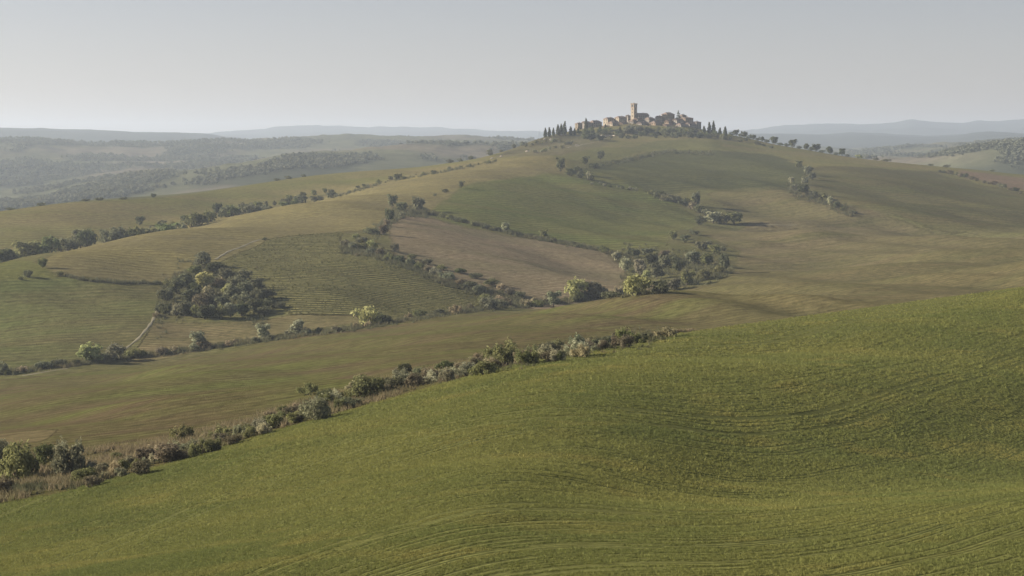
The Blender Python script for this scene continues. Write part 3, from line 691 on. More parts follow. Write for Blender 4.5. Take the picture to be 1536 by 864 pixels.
# trees sunk in the fold behind the rib
fold = []
r_ = random.Random(31)
for k in range(40):
    if k % 7 == 5: continue
    u = -12 + k * 13 + r_.uniform(-4, 4)
    hh = float(np.interp(u, [0, 150, 330, 500], [30, 24, 18, 12])) * r_.uniform(.65, 1.15)
    fold.append((r_.choice(['tree', 'bush', 'bush']), u, KI['fold'] + r_.uniform(-.1, .14), hh, hh * r_.uniform(1.0, 1.9), r_.choice([DARK, DGREY, DGREY, GREEN, OLIVE])))
for k in range(16):
    u = 20 + k * 29 + r_.uniform(-8, 8)
    hh = float(np.interp(u, [0, 150, 330, 500], [20, 18, 15, 11])) * r_.uniform(.7, 1.1)
    fold.append((r_.choice(['tree', 'bush', 'bush']), u, KI['fold'] + r_.uniform(.2, .42), hh, hh * r_.uniform(1.0, 1.5), r_.choice([DARK, DGREY, OLIVE])))
plant_list(fold, 'in the long fold wood', 'trees in the fold behind the stubble rise', wline=True)
back = along([(340, 318), (380, 312), (430, 305), (480, 294), (505, 288)], 12, 3, [('bush', DGREY), ('tree', OLIVE), ('tree', DGREY)], (7, 12), (1.0, 1.6), 14)
back += [('tree', 210, 338, 14, 15, DARK, 'single dark tree above the fold wood on the stubble slope'), ('tree', 325, 322, 18, 16, DARK, 'dark tree at the bend where the fold wood turns uphill'), ('bush', 243, 338, 8, 16, DGREY)]
plant_list(back, 'over the fold wood', 'trees over the fold wood', KI['fold'] + .2)
rail = along([(520, 288), (580, 272), (620, 266), (680, 254), (740, 243)], 11, 1.2, [('bush', DGREY), ('bush', OLIVE), ('tree', DARK)], (4, 7), (1.2, 1.9), 15)
rail += [('tree', 596, 270, 10, 13, DARK, 'dark round tree on the hedge line that climbs toward the village')]
plant_list(rail, 'on the climbing hedge line', 'bushes of the hedge line climbing to the village', KI['rib'] - .5)
single = [
 ('tree', 692, 282, 11, 10, DARK, 'single dark tree on the field corner above the green field'), ('bush', 668, 289, 6, 11, DGREY, 'small bush below the single tree on the field corner'), ('bush', 652, 294, 4, 8, DGREY, 'tiny bush lowest on the field corner bank'),
 ('tree', 64, 402, 15, 14, OLIVE, 'thin small tree on the corner where tracks meet at the stubble rise'), ('bush', 42, 416, 11, 16, DGREY, 'dark bush on the small green corner pasture'), ('bush', 90, 414, 8, 12, OLIVE, 'olive bush on the bank beside the corner pasture'), ('bush', 30, 420, 6, 10, OLIVE, 'tiny olive bush on the corner pasture'), ('bush', 397, 360, 4, 8, DARK, 'tiny dark bush on the track above the vineyard'),
 ('tree', 841, 258, 22, 17, DARK, 'dark tall-crowned tree heading the hedge under the village rough slope'), ('tree', 878, 247, 13, 12, DARK, 'dark round tree on the hillside hedge between the two taller ones'), ('tree', 901, 241, 16, 11, DGREY, 'thin bare tree highest on the hillside hedge'), ('bush', 856, 264, 12, 20, DARK, 'dark low bush right beside the tall-crowned hillside tree'),
 ('bush', 870, 267, 11, 16, DGREY, 'grey bush in the middle of the hillside hedge'), ('bush', 884, 270, 13, 14, PALE, 'pale willow bush low on the hillside hedge'), ('bush', 866, 258, 9, 16, DARK, 'dark bush tucked up against the hillside hedge'), ('bush', 892, 252, 8, 18, DARK, 'dark bush at the start of the terrace bank'),
]
plant_list(single, '', None, KI['brook'])
terr = along([(895, 250), (940, 241), (1000, 229), (1060, 230)], 9, 1.0, [('bush', DARK), ('bush', DGREY)], (2.5, 4.5), (2.0, 3.2), 17)
plant_list(terr, 'on the dark terrace bank', 'bushes on the terrace bank under the village', KI['rib'] - .5)
low = along([(885, 276), (920, 280), (960, 288)], 8, 1.2, [('bush', OLIVE), ('bush', GREYGREEN)], (3, 6), (1.4, 2.2), 18)
plant_list(low, 'below the hillside hedge', 'small bushes below the hillside hedge', KI['lower'])

# hedge on the right hand hillside
right = [
 ('tree', 1212, 263, 14, 16, GREYGREEN), ('tree', 1198, 252, 11, 14, OLIVE), ('tree', 1187, 276, 11, 11, PALE, 'pale small tree heading the hillside hedge of pale and dark trees'), ('tree', 1207, 277, 12, 14, PALE), ('tree', 1205, 291, 15, 18, DARK), ('bush', 1193, 286, 10, 16, DGREY), ('bush', 1222, 298, 11, 18, DGREY), ('bush', 1234, 300, 10, 18, OLIVE),
 ('tree', 1245, 309, 15, 12, PALE), ('bush', 1256, 312, 12, 14, DARK), ('bush', 1278, 320, 5, 16, DGREY), ('bush', 1265, 315, 6, 12, OLIVE), ('tree', 1218, 270, 12, 14, DGREY),
]
plant_list(right, 'in the pale and dark hedge', 'hedge of pale and dark trees on the hillside', KI['lower'])
edge = along([(1405, 257), (1440, 265), (1470, 272), (1500, 281), (1536, 291)], 16, 1.2, [('bush', DGREY), ('bush', BROWN), ('bush', DARK)], (4, 7), (1.6, 2.6), 19)
plant_list(edge, 'along the tan field', 'bushes along the tan field', KI['rib'] - .3)

# skyline
sk = []
for k, (u, w_, h_) in enumerate([(1104, 9, 8), (1117, 10, 8), (1130, 10, 6), (1143, 9, 6), (1161, 14, 10), (1189, 15, 11), (1209, 11, 8), (1224, 15, 10), (1245, 13, 10), (1263, 12, 10)]):
    sk.append(('tree', u, KI['ridge'] - .03, h_ + 1.5, w_, DARK))
plant_list(sk, 'in the row on the skyline', 'row of round trees on the skyline', wline=True)
sk2 = [('bush', u, KI['ridge'] - .03, h, w, DARK) for u, h, w in ((1098, 5, 12), (1111, 5, 11), (1124, 5, 12), (1137, 4, 10), (1150, 5, 12), (1170, 4, 12), (1180, 5, 10), (1199, 4, 10), (1216, 5, 10), (1233, 4, 11), (1254, 4, 10))] + [('bush', 1271, KI['ridge'] - .03, 4, 7, DARK), ('bush', 1288, KI['ridge'] - .03, 6, 12, LIME), ('bush', 1314, KI['ridge'] - .03, 4, 12, DGREY), ('bush', 1330, KI['ridge'] - .03, 4, 18, DGREY), ('bush', 1396, KI['ridge'] - .03, 3, 12, DGREY), ('bush', 1420, KI['ridge'] - .03, 4, 12, DGREY), ('bush', 1488, KI['ridge'] - .03, 3, 12, DGREY)]
plant_list(sk2, 'at the end of the skyline row', 'low bushes on the skyline', wline=True)
sk3 = [('tree', 230, KI['ridge'] - .03, 7, 10, DARK)] + [('bush', u, KI['ridge'] - .02, h, w, DGREY) for u, h, w in ((15, 4, 18), (62, 5, 14), (128, 4, 16), (150, 5, 18), (186, 4, 14), (415, 4, 10), (432, 5, 11), (455, 4, 9), (675, 6, 12), (690, 5, 10), (706, 6, 11), (735, 9, 11), (771, 7, 9), (784, 5, 9), (752, 4, 8))]
plant_list(sk3, 'on the long skyline', 'bushes on the long skyline', wline=True)
# ------------------------------------------------------------------ village on the hilltop
def stone_material(name, c1, c2, scale=1.5):
    m, nt, N, L = nodes_of(name)
    out = N('ShaderNodeOutputMaterial'); b = N('ShaderNodeBsdfPrincipled'); b.inputs['Roughness'].default_value = .95
    b.inputs['Specular IOR Level'].default_value = .1
    tc = N('ShaderNodeTexCoord'); oi = N('ShaderNodeObjectInfo')
    n = noise_node(nt, tc.outputs['Object'], scale, 7, .7); n2 = noise_node(nt, tc.outputs['Object'], scale * .18, 3)
    col = mix_col(nt, remap(nt, n, .3, .7), c1, c2)
    col = mix_col(nt, 1.0, col, remap(nt, n2, .3, .7, .75, 1.2), 'MULTIPLY')
    col = mix_col(nt, 1.0, col, remap(nt, oi.outputs['Random'], 0, 1, .88, 1.12), 'MULTIPLY')
    L(col, b.inputs['Base Color']); L(b.outputs[0], out.inputs[0])
    bp = N('ShaderNodeBump'); bp.inputs['Distance'].default_value = .15; L(n, bp.inputs['Height']); L(bp.outputs[0], b.inputs['Normal'])
    return m
OCHRE = stone_material('ochre_plaster', (.31, .265, .20), (.245, .21, .165))
CREAM = stone_material('cream_plaster', (.39, .345, .265), (.32, .28, .22))
ROSE = stone_material('rose_brick', (.32, .245, .18), (.26, .20, .15))
GREY = stone_material('grey_stone', (.30, .275, .24), (.225, .21, .185))
ROOF = stone_material('terracotta_tiles', (.215, .155, .115), (.165, .125, .10), 3)
DARKROOF = stone_material('weathered_tiles', (.215, .165, .135), (.16, .13, .11), 3)
SHUT = stone_material('dark_opening', (.045, .038, .032), (.03, .027, .025))
ROCK = stone_material('pale_rock', (.42, .37, .31), (.32, .28, .24), .8)

def box_vf(x0, x1, y0, y1, z0, z1):
    v = [(x0, y0, z0), (x1, y0, z0), (x1, y1, z0), (x0, y1, z0), (x0, y0, z1), (x1, y0, z1), (x1, y1, z1), (x0, y1, z1)]
    return v, [(0, 3, 2, 1), (4, 5, 6, 7), (0, 1, 5, 4), (1, 2, 6, 5), (2, 3, 7, 6), (3, 0, 4, 7)]

def child(name, vf, mat, parent, loc=(0, 0, 0), rz=0):
    o = bpy.data.objects.new(name, mesh_of(name, vf, mat)); COL.objects.link(o); o.parent = parent
    o.location = loc; o.rotation_euler = (0, 0, rz); return o

WIN = mesh_of('window', join([box_vf(-.55, .55, -.10, .10, 0, 1.7), box_vf(-.7, .7, -.16, .12, -.16, -.003)]), SHUT)
TALLWIN = mesh_of('tall_window', join([box_vf(-.6, .6, -.10, .10, 0, 2.4), box_vf(-.8, .8, -.16, .12, -.16, -.003)]), SHUT)
DOOR = mesh_of('door', box_vf(-.8, .8, -.12, .12, 0, 2.6), SHUT)

def gable_roof(w, d, h, rise, ov, hip):
    """ridge along X; eaves at h; hip pulls the ridge ends in"""
    a, b = w / 2 + ov, d / 2 + ov
    e = h - rise * ov / (d / 2)
    r = max(a - (hip * a if hip else 0), .05)
    t = .3
    v = [(-a, -b, e), (a, -b, e), (a, b, e), (-a, b, e), (-r, 0, h + rise), (r, 0, h + rise)]
    v += [(x, y, z - t) for x, y, z in v]
    f = [(0, 1, 5, 4), (2, 3, 4, 5), (1, 2, 5), (3, 0, 4), (0, 6, 7, 1), (1, 7, 8, 2), (2, 8, 9, 3), (3, 9, 6, 0), (6, 10, 11, 7), (8, 11, 10, 9), (7, 11, 8), (9, 10, 6)]
    return v, f

def body(w, d, h, rise, hip):
    v = [(-w / 2, -d / 2, -7), (w / 2, -d / 2, -7), (w / 2, d / 2, -7), (-w / 2, d / 2, -7), (-w / 2, -d / 2, h), (w / 2, -d / 2, h), (w / 2, d / 2, h), (-w / 2, d / 2, h)]
    f = [(0, 1, 5, 4), (1, 2, 6, 5), (2, 3, 7, 6), (3, 0, 4, 7), (4, 5, 6, 7)]
    if not hip:
        z = h + rise - .35
        v += [(-w / 2, 0, z), (w / 2, 0, z)]
        f = [(0, 1, 5, 4), (2, 3, 7, 6), (1, 2, 6, 9, 5), (3, 0, 4, 8, 7)]
    return v, f

def house(u, vtop, vbase, wpx, dpx, dist, yaw, wall, roof, label, rise=.30, hip=0, chimney=True, wins=True, group='houses of the hilltop village'):
    """u: middle column; vtop: row of the eaves; vbase: row of the foot; wpx and dpx: plan sides in pixels at that distance"""
    s = dist / F
    x, y = (u - 768) * s, dist
    zb = -(vbase - VH) * s; h = (vbase - vtop) * s
    w, d = wpx * s, dpx * s
    root = bpy.data.objects.new('house', None); COL.objects.link(root)
    w *= 1.12; d *= 1.12
    root.location = (x, y, zb); root.rotation_euler = (0, 0, R(yaw))
    root['category'] = 'house'; root['label'] = label; root['group'] = group
    rs = rise * d / 2 * 1.6
    child('wall', body(w, d, h, rs, hip), wall, root)
    rf = child('roof', gable_roof(w, d, h, rs, .45, hip), roof, root)
    if chimney:
        cx = w * .22
        child('chimney', join([box_vf(-.45, .45, -.45, .45, -1.2, 1.4), box_vf(-.6, .6, -.6, .6, 1.403, 1.6)]), wall, rf, (cx, d * .16, h + rs * .7))
    if wins:
        floors = max(1, int(h / 3.3))
        for (side, length, rz) in ((-d / 2, w, 0), (-w / 2, d, -90)):
            n = max(1, int(length / 3.6))
            for fl in range(floors):
                for k in range(n):
                    p = (k + .5) / n * length - length / 2
                    zz = h - 2.6 - fl * 3.3
                    if zz < .3: continue
                    o = bpy.data.objects.new('window', WIN); COL.objects.link(o); o.parent = root
                    o.location = (p, side - .02, zz) if rz == 0 else (side - .02, p, zz)
                    o.rotation_euler = (0, 0, R(rz))
        o = bpy.data.objects.new('door', DOOR); COL.objects.link(o); o.parent = root
        o.location = (w * .1, -d / 2 - .03, 0)
    return root

# column, eaves row, foot row, plan sides (px), distance, yaw, wall, roof, label
HOUSES = [
 (868, 185.5, 195, 8, 6, 2800, 40, OCHRE, DARKROOF, 'small lit ochre house at the low end of the village, half behind cypresses', .3, .4),
 (879, 184, 196, 10, 8, 2812, 38, GREY, DARKROOF, 'grey house in shade behind the single tall cypress', .3, 0),
 (893, 183.5, 194, 15, 10, 2822, 38, OCHRE, DARKROOF, 'long ochre house with a broad dark hipped roof and lit end wall', .34, .35),
 (914, 178.5, 188, 14, 9, 2850, 40, CREAM, DARKROOF, 'house with pale lit end wall and chimney, above the square villa', .3, .3),
 (919.5, 184.5, 196, 12, 10, 2815, 42, CREAM, ROOF, 'square cream villa with a row of windows over a stone basement', .3, .5),
 (931, 176.5, 188, 14, 9, 2852, 38, CREAM, DARKROOF, 'wide cream house below the bell tower with a shallow dark roof', .28, .3),
 (935, 185.5, 194, 11, 8, 2828, 48, ROSE, ROOF, 'low rosy house with a red tile roof beneath the wide cream one', .34, 0),
 (962, 172.5, 186, 19, 10, 2872, 35, GREY, DARKROOF, 'long grey church building with a dark roof beside the bell tower', .34, 0),
 (942, 174, 185, 5, 5, 2872, 40, GREY, DARKROOF, 'narrow grey house tucked against the foot of the bell tower', .3, 0),
 (950, 181.5, 193, 11, 8, 2840, 50, GREY, ROOF, 'grey house with terracotta roof directly below the bell tower', .3, .3),
 (964, 185, 197, 14, 9, 2826, 42, GREY, DARKROOF, 'dark grey house in the shaded middle of the village front', .3, 0),
 (975, 178, 190, 11, 8, 2850, 40, GREY, DARKROOF, 'shaded house with a dark roof between church and lit gable house', .3, .3),
 (984, 184, 197, 14, 10, 2828, 45, ROSE, DARKROOF, 'brownish house with a dark hipped roof under the small lit gable', .3, .4),
 (989, 175.5, 188, 9, 7, 2862, 45, CREAM, ROOF, 'small house with a bright lit gable leaning against the tall ochre house', .3, 0),
 (1002, 171.5, 190, 14, 11, 2866, 40, OCHRE, DARKROOF, 'tall ochre house at the top of the village with a broad dark hipped roof', .3, .4),
 (1003, 182, 193, 9, 7, 2838, 46, ROSE, ROOF, 'rosy house with a lit wall standing below the tall ochre house', .34, 0),
 (1002, 188.5, 199, 14, 9, 2820, 40, GREY, ROOF, 'low grey house with a reddish roof on the lower village street', .3, 0),
 (1017, 180, 194, 13, 9, 2842, 40, GREY, DARKROOF, 'grey house in front of the lone fir tree', .3, 0),
 (1030, 177, 194, 15, 10, 2850, 40, ROSE, DARKROOF, 'big brown block with flat dark roof past the lone fir tree', .14, .3),
 (1022, 187, 199, 12, 9, 2824, 44, GREY, DARKROOF, 'lowest grey house on the shaded side of the village', .3, .3),
 (1036, 186, 198, 12, 9, 2830, 38, GREY, DARKROOF, 'grey house below the big brown block', .3, 0),
 (1045, 183, 196, 9, 8, 2842, 40, GREY, DARKROOF, 'end house of the village with a tall chimney on its flat roof', .12, .2),
 (910, 190, 198, 9, 7, 2806, 36, GREY, DARKROOF, 'small shaded house beside the square cream villa', .3, 0),
 (947, 189.5, 199, 12, 8, 2812, 42, GREY, DARKROOF, 'shaded house low on the slope below the bell tower', .3, 0),
 (974, 190.5, 200, 13, 9, 2816, 40, GREY, DARKROOF, 'shaded house low on the slope under the church building', .3, .3),
 (988, 192, 201, 11, 8, 2812, 46, GREY, DARKROOF, 'small grey house on the lowest street between two shaded ones', .3, 0),
 (1013, 192, 201, 10, 8, 2812, 38, GREY, DARKROOF, 'small grey house beside the low reddish-roofed house', .3, 0),
 (957, 179, 190, 10, 8, 2850, 42, GREY, ROOF, 'grey house in front of the church building, with terracotta roof', .3, 0),
 (1024, 173.5, 186, 8, 7, 2868, 40, GREY, DARKROOF, 'grey house top peeping out behind the lone fir tree', .3, .3),
 (925, 189, 198, 9, 7, 2812, 50, CREAM, DARKROOF, 'low cream annex stepping down from the square cream villa', .3, 0),
]
for h in HOUSES:
    house(*h)

# bell tower
def bell_tower(u, vbase, vtop, wpx, dist, yaw):
    s = dist / F
    root = bpy.data.objects.new('bell_tower', None); COL.objects.link(root)
    root.location = ((u - 768) * s, dist, -(vbase - VH) * s); root.rotation_euler = (0, 0, R(yaw))
    root['category'] = 'bell tower'; root['label'] = 'tall square brick bell tower rising above the roofs of the village'
    w = wpx * s / 2; h = (vbase - vtop) * s
    # shaft with a tall arched recess on each face
    v, f = join([box_vf(-w, w, -w, w, -6, h * .80)])
    child('shaft', (v, f), OCHRE, root)
    child('plinth', box_vf(-w - .4, w + .4, -w - .4, w + .4, -6.2, h * .16), OCHRE, root)
    child('string_course', box_vf(-w - .25, w + .25, -w - .25, w + .25, h * .80 + .003, h * .80 + .45), ROSE, root)
    bel = h * .80 + .453
    piers = [box_vf(sx * w - (w * .5 if sx > 0 else 0), sx * w + (0 if sx > 0 else w * .5), sy * w - (w * .5 if sy > 0 else 0), sy * w + (0 if sy > 0 else w * .5), bel, h * .955) for sx in (-1, 1) for sy in (-1, 1)]
    for q in piers: child('pier', q, OCHRE, root)
    child('belfry_core', box_vf(-w * .45, w * .45, -w * .45, w * .45, bel, h * .95), SHUT, root)
    child('cornice', box_vf(-w - .5, w + .5, -w - .5, w + .5, h * .955 + .003, h * .985), ROSE, root)
    for sx in (-1, 0, 1):
        for sy in (-1, 0, 1):
            if sx or sy:
                q = .55
                child('merlon', box_vf(sx * w * .92 - q, sx * w * .92 + q, sy * w * .92 - q, sy * w * .92 + q, h * .985 + .003, h * .985 + 1.1), OCHRE, root)
    a = w * .75
    child('roof', ([(-a, -a, h * .985 + .005), (a, -a, h * .985 + .005), (a, a, h * .985 + .005), (-a, a, h * .985 + .005), (0, 0, h * 1.05)], [(0, 1, 4), (1, 2, 4), (2, 3, 4), (3, 0, 4), (3, 2, 1, 0)]), DARKROOF, root)
    child('finial', limb((0, 0, h * 1.04), (0, 0, h * 1.09), .14, .05), SHUT, root)
    for rz in (0, 90, 180, 270):
        for k, zz in enumerate((h * .30, h * .50, h * .66)):
            c, sn = math.cos(R(rz)), math.sin(R(rz))
            o = bpy.data.objects.new('window', TALLWIN if k == 2 else WIN); COL.objects.link(o); o.parent = root
            o.location = (sn * (w + .02), -c * (w + .02), zz); o.rotation_euler = (0, 0, R(rz))
bell_tower(951, 183, 155.5, 6.6, 2866, 40)

# garden and retaining walls, rocks
def stone_run(pts, height, thick, label, mat, name='stone_wall'):
    P3 = [ground(u, v, KI['rib']) for u, v in pts]
    vs, fs = [], []
    for k, (x, y, z) in enumerate(P3):
        jz = height * random.uniform(.75, 1.2)
        for dy in (0, thick):
            vs += [(x, y + dy, z - 2.5), (x, y + dy, z + jz)]
    for k in range(len(P3) - 1):
        a = 4 * k; b = a + 4
        fs += [(a, b, b + 1, a + 1), (a + 2, a + 3, b + 3, b + 2), (a + 1, b + 1, b + 3, a + 3)]
    fs += [(0, 1, 3, 2), (len(vs) - 4, len(vs) - 2, len(vs) - 1, len(vs) - 3)]
    o = bpy.data.objects.new(name, mesh_of(name, (vs, fs), mat)); COL.objects.link(o)
    o['label'] = label; o['category'] = 'wall'
stone_run([(u, 196.5 + .05 * abs(u - 930)) for u in range(912, 932, 3)], 2.4, 1.2, 'grey stone basement wall under the square cream villa', GREY)
stone_run([(u, 204 + .6 * math.sin(u * .3)) for u in range(901, 925, 3)], 1.3, 1, 'pale low wall edging the garden below the ochre houses', ROCK)
stone_run([(u, 200) for u in range(940, 1000, 4)], 2.6, 1, 'long grey retaining wall under the shaded village front', GREY)
stone_run([(u, 201) for u in range(1004, 1046, 4)], 3.2, 1, 'shaded retaining wall under the end of the village', GREY)
for k, (u, v, w_, h_, lab) in enumerate([(817, 209.5, 5, 2.2, 'pale rock outcrop low on the rough slope below the cypress row'), (826, 210.5, 6, 2.6, 'pale rock ledge beside the outcrop below the cypress row'), (842, 203, 4, 2, 'small whitish boulder at the foot of the cypress row'), (848, 202, 5, 2.4, 'whitish boulder under the tallest cypress'), (857, 215.5, 4, 1.8, 'flat pale stone on the path bend of the rough slope'), (792, 227, 9, 1.3, 'low stony bank along the lower edge of the rough slope'), (806, 229, 8, 1.4, 'second stony bank segment below the rough slope'), (865, 218, 7, 1.5, 'brownish stony bank beside the path under the village'), (738, 238, 6, 1.6, 'stony bank where the climbing hedge meets the rough slope'), (752, 235, 5, 1.4, 'small stony bank above the climbing hedge end')]):
    x, y, z = ground(u, v, KI['rib'])
    s = y / F
    r = np.random.default_rng(k)
    vs, fs = [], []
    for a_ in range(7):
        for b_ in range(4):
            th = a_ / 7 * 2 * math.pi; ph = b_ / 3 * 1.35
            q = r.uniform(.75, 1.2)
            vs.append((w_ * s / 2 * math.cos(th) * math.cos(ph) * q, w_ * s / 3 * math.sin(th) * math.cos(ph) * q, -.8 + (h_ * s + .8) * math.sin(ph) * q))
    for a_ in range(7):
        for b_ in range(3):
            fs.append((a_ * 4 + b_, (a_ + 1) % 7 * 4 + b_, (a_ + 1) % 7 * 4 + b_ + 1, a_ * 4 + b_ + 1))
    fs.append(tuple(a_ * 4 + 3 for a_ in range(7)))
    o = bpy.data.objects.new('rock', mesh_of('rock', (vs, fs), ROCK)); COL.objects.link(o); o.location = (x, y, z)
    o['label'] = lab; o['category'] = 'rock'

# cypresses and garden trees round the village
cyp = [(809, 207, 10, 5), (818, 206, 14, 6), (824, 205, 14, 6), (830, 204, 12, 6), (837, 203, 16, 7), (842, 202.5, 16, 7), (847, 202, 20, 8), (856, 203, 13, 7), (862, 203, 11, 6), (867, 200, 8, 5)]
plant_list([('cypress', u, v, h, w, DARK) for u, v, h, w in cyp], 'at the low village end', 'cypresses at the low end of the village', KI['rib'])
cyp2 = [(1056, 199, 10, 6), (1064, 200.5, 17, 7), (1070.5, 201, 19, 8), (1080, 202.5, 11, 6), (1088, 204, 14, 7)]
plant_list([('cypress', u, v, h, w, DARK) for u, v, h, w in cyp2], 'past the far village end', 'cypresses past the village end', KI['rib'])
cyp3 = [('cypress', 879, 198, 20, 7, DARK, 'lone tall cypress standing before the low grey house'), ('cypress', 900, 199, 12, 6, DARK, 'cypress in front of the long ochre house'), ('cypress', 908, 199, 13, 6, DARK, 'cypress beside the square cream villa'), ('cypress', 889, 200, 10, 5, DARK, 'short cypress in the garden of the long ochre house'),
        ('cypress', 930, 199, 9, 5, DARK, 'slim cypress just past the square cream villa'), ('cypress', 1039, 188, 13, 4, DARK, 'slim cypress rising over the end house roof')]
plant_list(cyp3, '', None, KI['rib'])
pos = list(ground(1017.5, 190, KI['rib'])); s = 2858 / F
plant('fir', ((1017.5 - 768) * s, 2858, -(186 - VH) * s), 20 * s, 8.5 * s, DARK, 'lone layered fir standing above the roofs between two big houses', None)
gard = []
r_ = random.Random(77)
for k in range(44):
    u = 868 + k * 5.1 + r_.uniform(-3, 3); v = 203.5 + r_.uniform(-4, 5) + (2 if u > 1040 else 0)
    h = r_.uniform(5, 10)
    gard.append((r_.choice(['tree', 'bush', 'bush']), u, v, h, h * r_.uniform(1.1, 1.8), r_.choice([DARK, DGREY, DGREY, OLIVE, GREEN])))
for k in range(20):
    u = 932 + k * 6 + r_.uniform(-2.5, 2.5); h = r_.uniform(5, 8)
    gard.append((r_.choice(['tree', 'bush']), u, 198.5 + r_.uniform(-2.5, 2), h, h * r_.uniform(1.1, 1.7), r_.choice([DARK, DGREY, DGREY, BROWN])))
gard += [('tree', 880, 207, 14, 18, GREEN), ('tree', 886, 211, 12, 20, DARK), ('tree', 900, 212, 10, 20, DARK), ('tree', 945, 201, 13, 16, DGREY), ('tree', 958, 200, 12, 16, DGREY), ('tree', 970, 201, 11, 16, DGREY), ('tree', 996, 201, 8, 14, DGREY), ('tree', 1040, 201, 9, 14, DARK)]
plant_list(gard, 'in the gardens below the village', 'garden trees below the village', KI['rib'])
rough = along([(770, 224), (800, 215), (830, 212), (860, 216), (840, 223), (800, 229)], 20, 2.5, [('bush', OLIVE), ('bush', GREYGREEN), ('bush', DGREY)], (3, 6), (1.2, 2.0), 41)
rough += along([(1060, 206), (1110, 212), (1160, 222)], 9, 1.5, [('bush', DARK), ('bush', DGREY)], (4, 6), (1.4, 2.2), 43)
plant_list(rough, 'on the rough village slopes', 'bushes on the rough slopes beside the village', KI['rib'])

# ------------------------------------------------------------------ dirt tracks: strips laid on the ground
m, nt, N, L = nodes_of('track_dirt')
_o = N('ShaderNodeOutputMaterial'); _b = N('ShaderNodeBsdfPrincipled'); _b.inputs['Roughness'].default_value = 1
_p = N('ShaderNodeNewGeometry').outputs['Position']
L(mix_col(nt, noise_node(nt, _p, .6, 6, .7), (.125, .115, .062), (.165, .148, .085)), _b.inputs['Base Color']); L(_b.outputs[0], _o.inputs[0])
TRACK = m
def track(pts, width, name='dirt_track', wmin=1.0):
    P3 = [np.array(ground(u, v, wmin)) for u, v in pts]
    xs, ys = [], []
    for a, b in zip(P3[:-1], P3[1:]):
        n = max(2, int(np.linalg.norm((b - a)[:2]) / 4))
        for k in range(n):
            t = k / n; xs.append(a[0] * (1 - t) + b[0] * t); ys.append(a[1] * (1 - t) + b[1] * t)
    xs.append(P3[-1][0]); ys.append(P3[-1][1])
    xs = smooth1(np.array(xs), 5); ys = smooth1(np.array(ys), 5)
    tx, ty = np.gradient(xs), np.gradient(ys); l = np.hypot(tx, ty) + 1e-9; nx, ny = -ty / l, tx / l
    vs, fs = [], []
    for k in range(len(xs)):
        wob = width * (1 + .3 * math.sin(k * 1.3))
        for s in (-1, -.4, .4, 1):
            x, y = xs[k] + nx[k] * s * wob / 2, ys[k] + ny[k] * s * wob / 2
            vs.append((x, y, z_at(x, y) + (.16 if abs(s) < .5 else .05)))
        if k:
            a = 4 * (k - 1)
            fs += [(a + i, a + i + 1, a + 5 + i, a + 4 + i) for i in range(3)]
    o = bpy.data.objects.new(name, mesh_of(name, (vs, fs), TRACK)); COL.objects.link(o); o['kind'] = 'structure'
track([(95, 413), (130, 420), (180, 424), (215, 423.5), (243, 426)], 1.4, wmin=KI['brook'])
track([(180, 528), (205, 511), (222, 492), (232, 474), (237, 462)], 1.3, wmin=KI['brook'])
track([(322, 390), (345, 376), (375, 364), (402, 356)], 1.6, wmin=KI['brook'])
track([(1110, 336.5), (1160, 337.5), (1200, 337)], 2.2, wmin=KI['brook'])
track([(850, 222), (872, 217), (893, 213)], 3, wmin=KI['rib'])
track([(20, 566), (60, 559), (110, 552)], 2.0, wmin=KI['mid'])

# ------------------------------------------------------------------ uncountable growth: instanced tufts on points
def scatter(name, pts, scl, source, label, tints=None):
    me = bpy.data.meshes.new(name); me.vertices.add(len(pts)); me.vertices.foreach_set('co', pts.astype(np.float32).ravel())
    a = me.attributes.new('size', 'FLOAT', 'POINT'); a.data.foreach_set('value', scl.astype(np.float32))
    a = me.attributes.new('turn', 'FLOAT', 'POINT'); a.data.foreach_set('value', rng.uniform(0, 6.28, len(pts)).astype(np.float32))
    o = bpy.data.objects.new(name, me); COL.objects.link(o); o['kind'] = 'stuff'; o['label'] = label
    g = bpy.data.node_groups.new(name + '_growth', 'GeometryNodeTree')
    g.interface.new_socket(name='Geometry', in_out='INPUT', socket_type='NodeSocketGeometry')
    g.interface.new_socket(name='Geometry', in_out='OUTPUT', socket_type='NodeSocketGeometry')
    N = g.nodes.new; L = g.links.new
    gi, go = N('NodeGroupInput'), N('NodeGroupOutput')
    ip = N('GeometryNodeInstanceOnPoints'); ob = N('GeometryNodeObjectInfo'); ob.inputs[0].default_value = source
    s = N('GeometryNodeInputNamedAttribute'); s.data_type = 'FLOAT'; s.inputs[0].default_value = 'size'
    t = N('GeometryNodeInputNamedAttribute'); t.data_type = 'FLOAT'; t.inputs[0].default_value = 'turn'
    cx = N('ShaderNodeCombineXYZ'); er = N('FunctionNodeEulerToRotation')
    L(t.outputs[0], cx.inputs[2]); L(cx.outputs[0], er.inputs[0])
    L(gi.outputs[0], ip.inputs['Points']); L(ob.outputs['Geometry'], ip.inputs['Instance'])
    L(er.outputs[0], ip.inputs['Rotation']); L(s.outputs[0], ip.inputs['Scale']); L(ip.outputs[0], go.inputs[0])
    md = o.modifiers.new('growth', 'NODES'); md.node_group = g
    return o

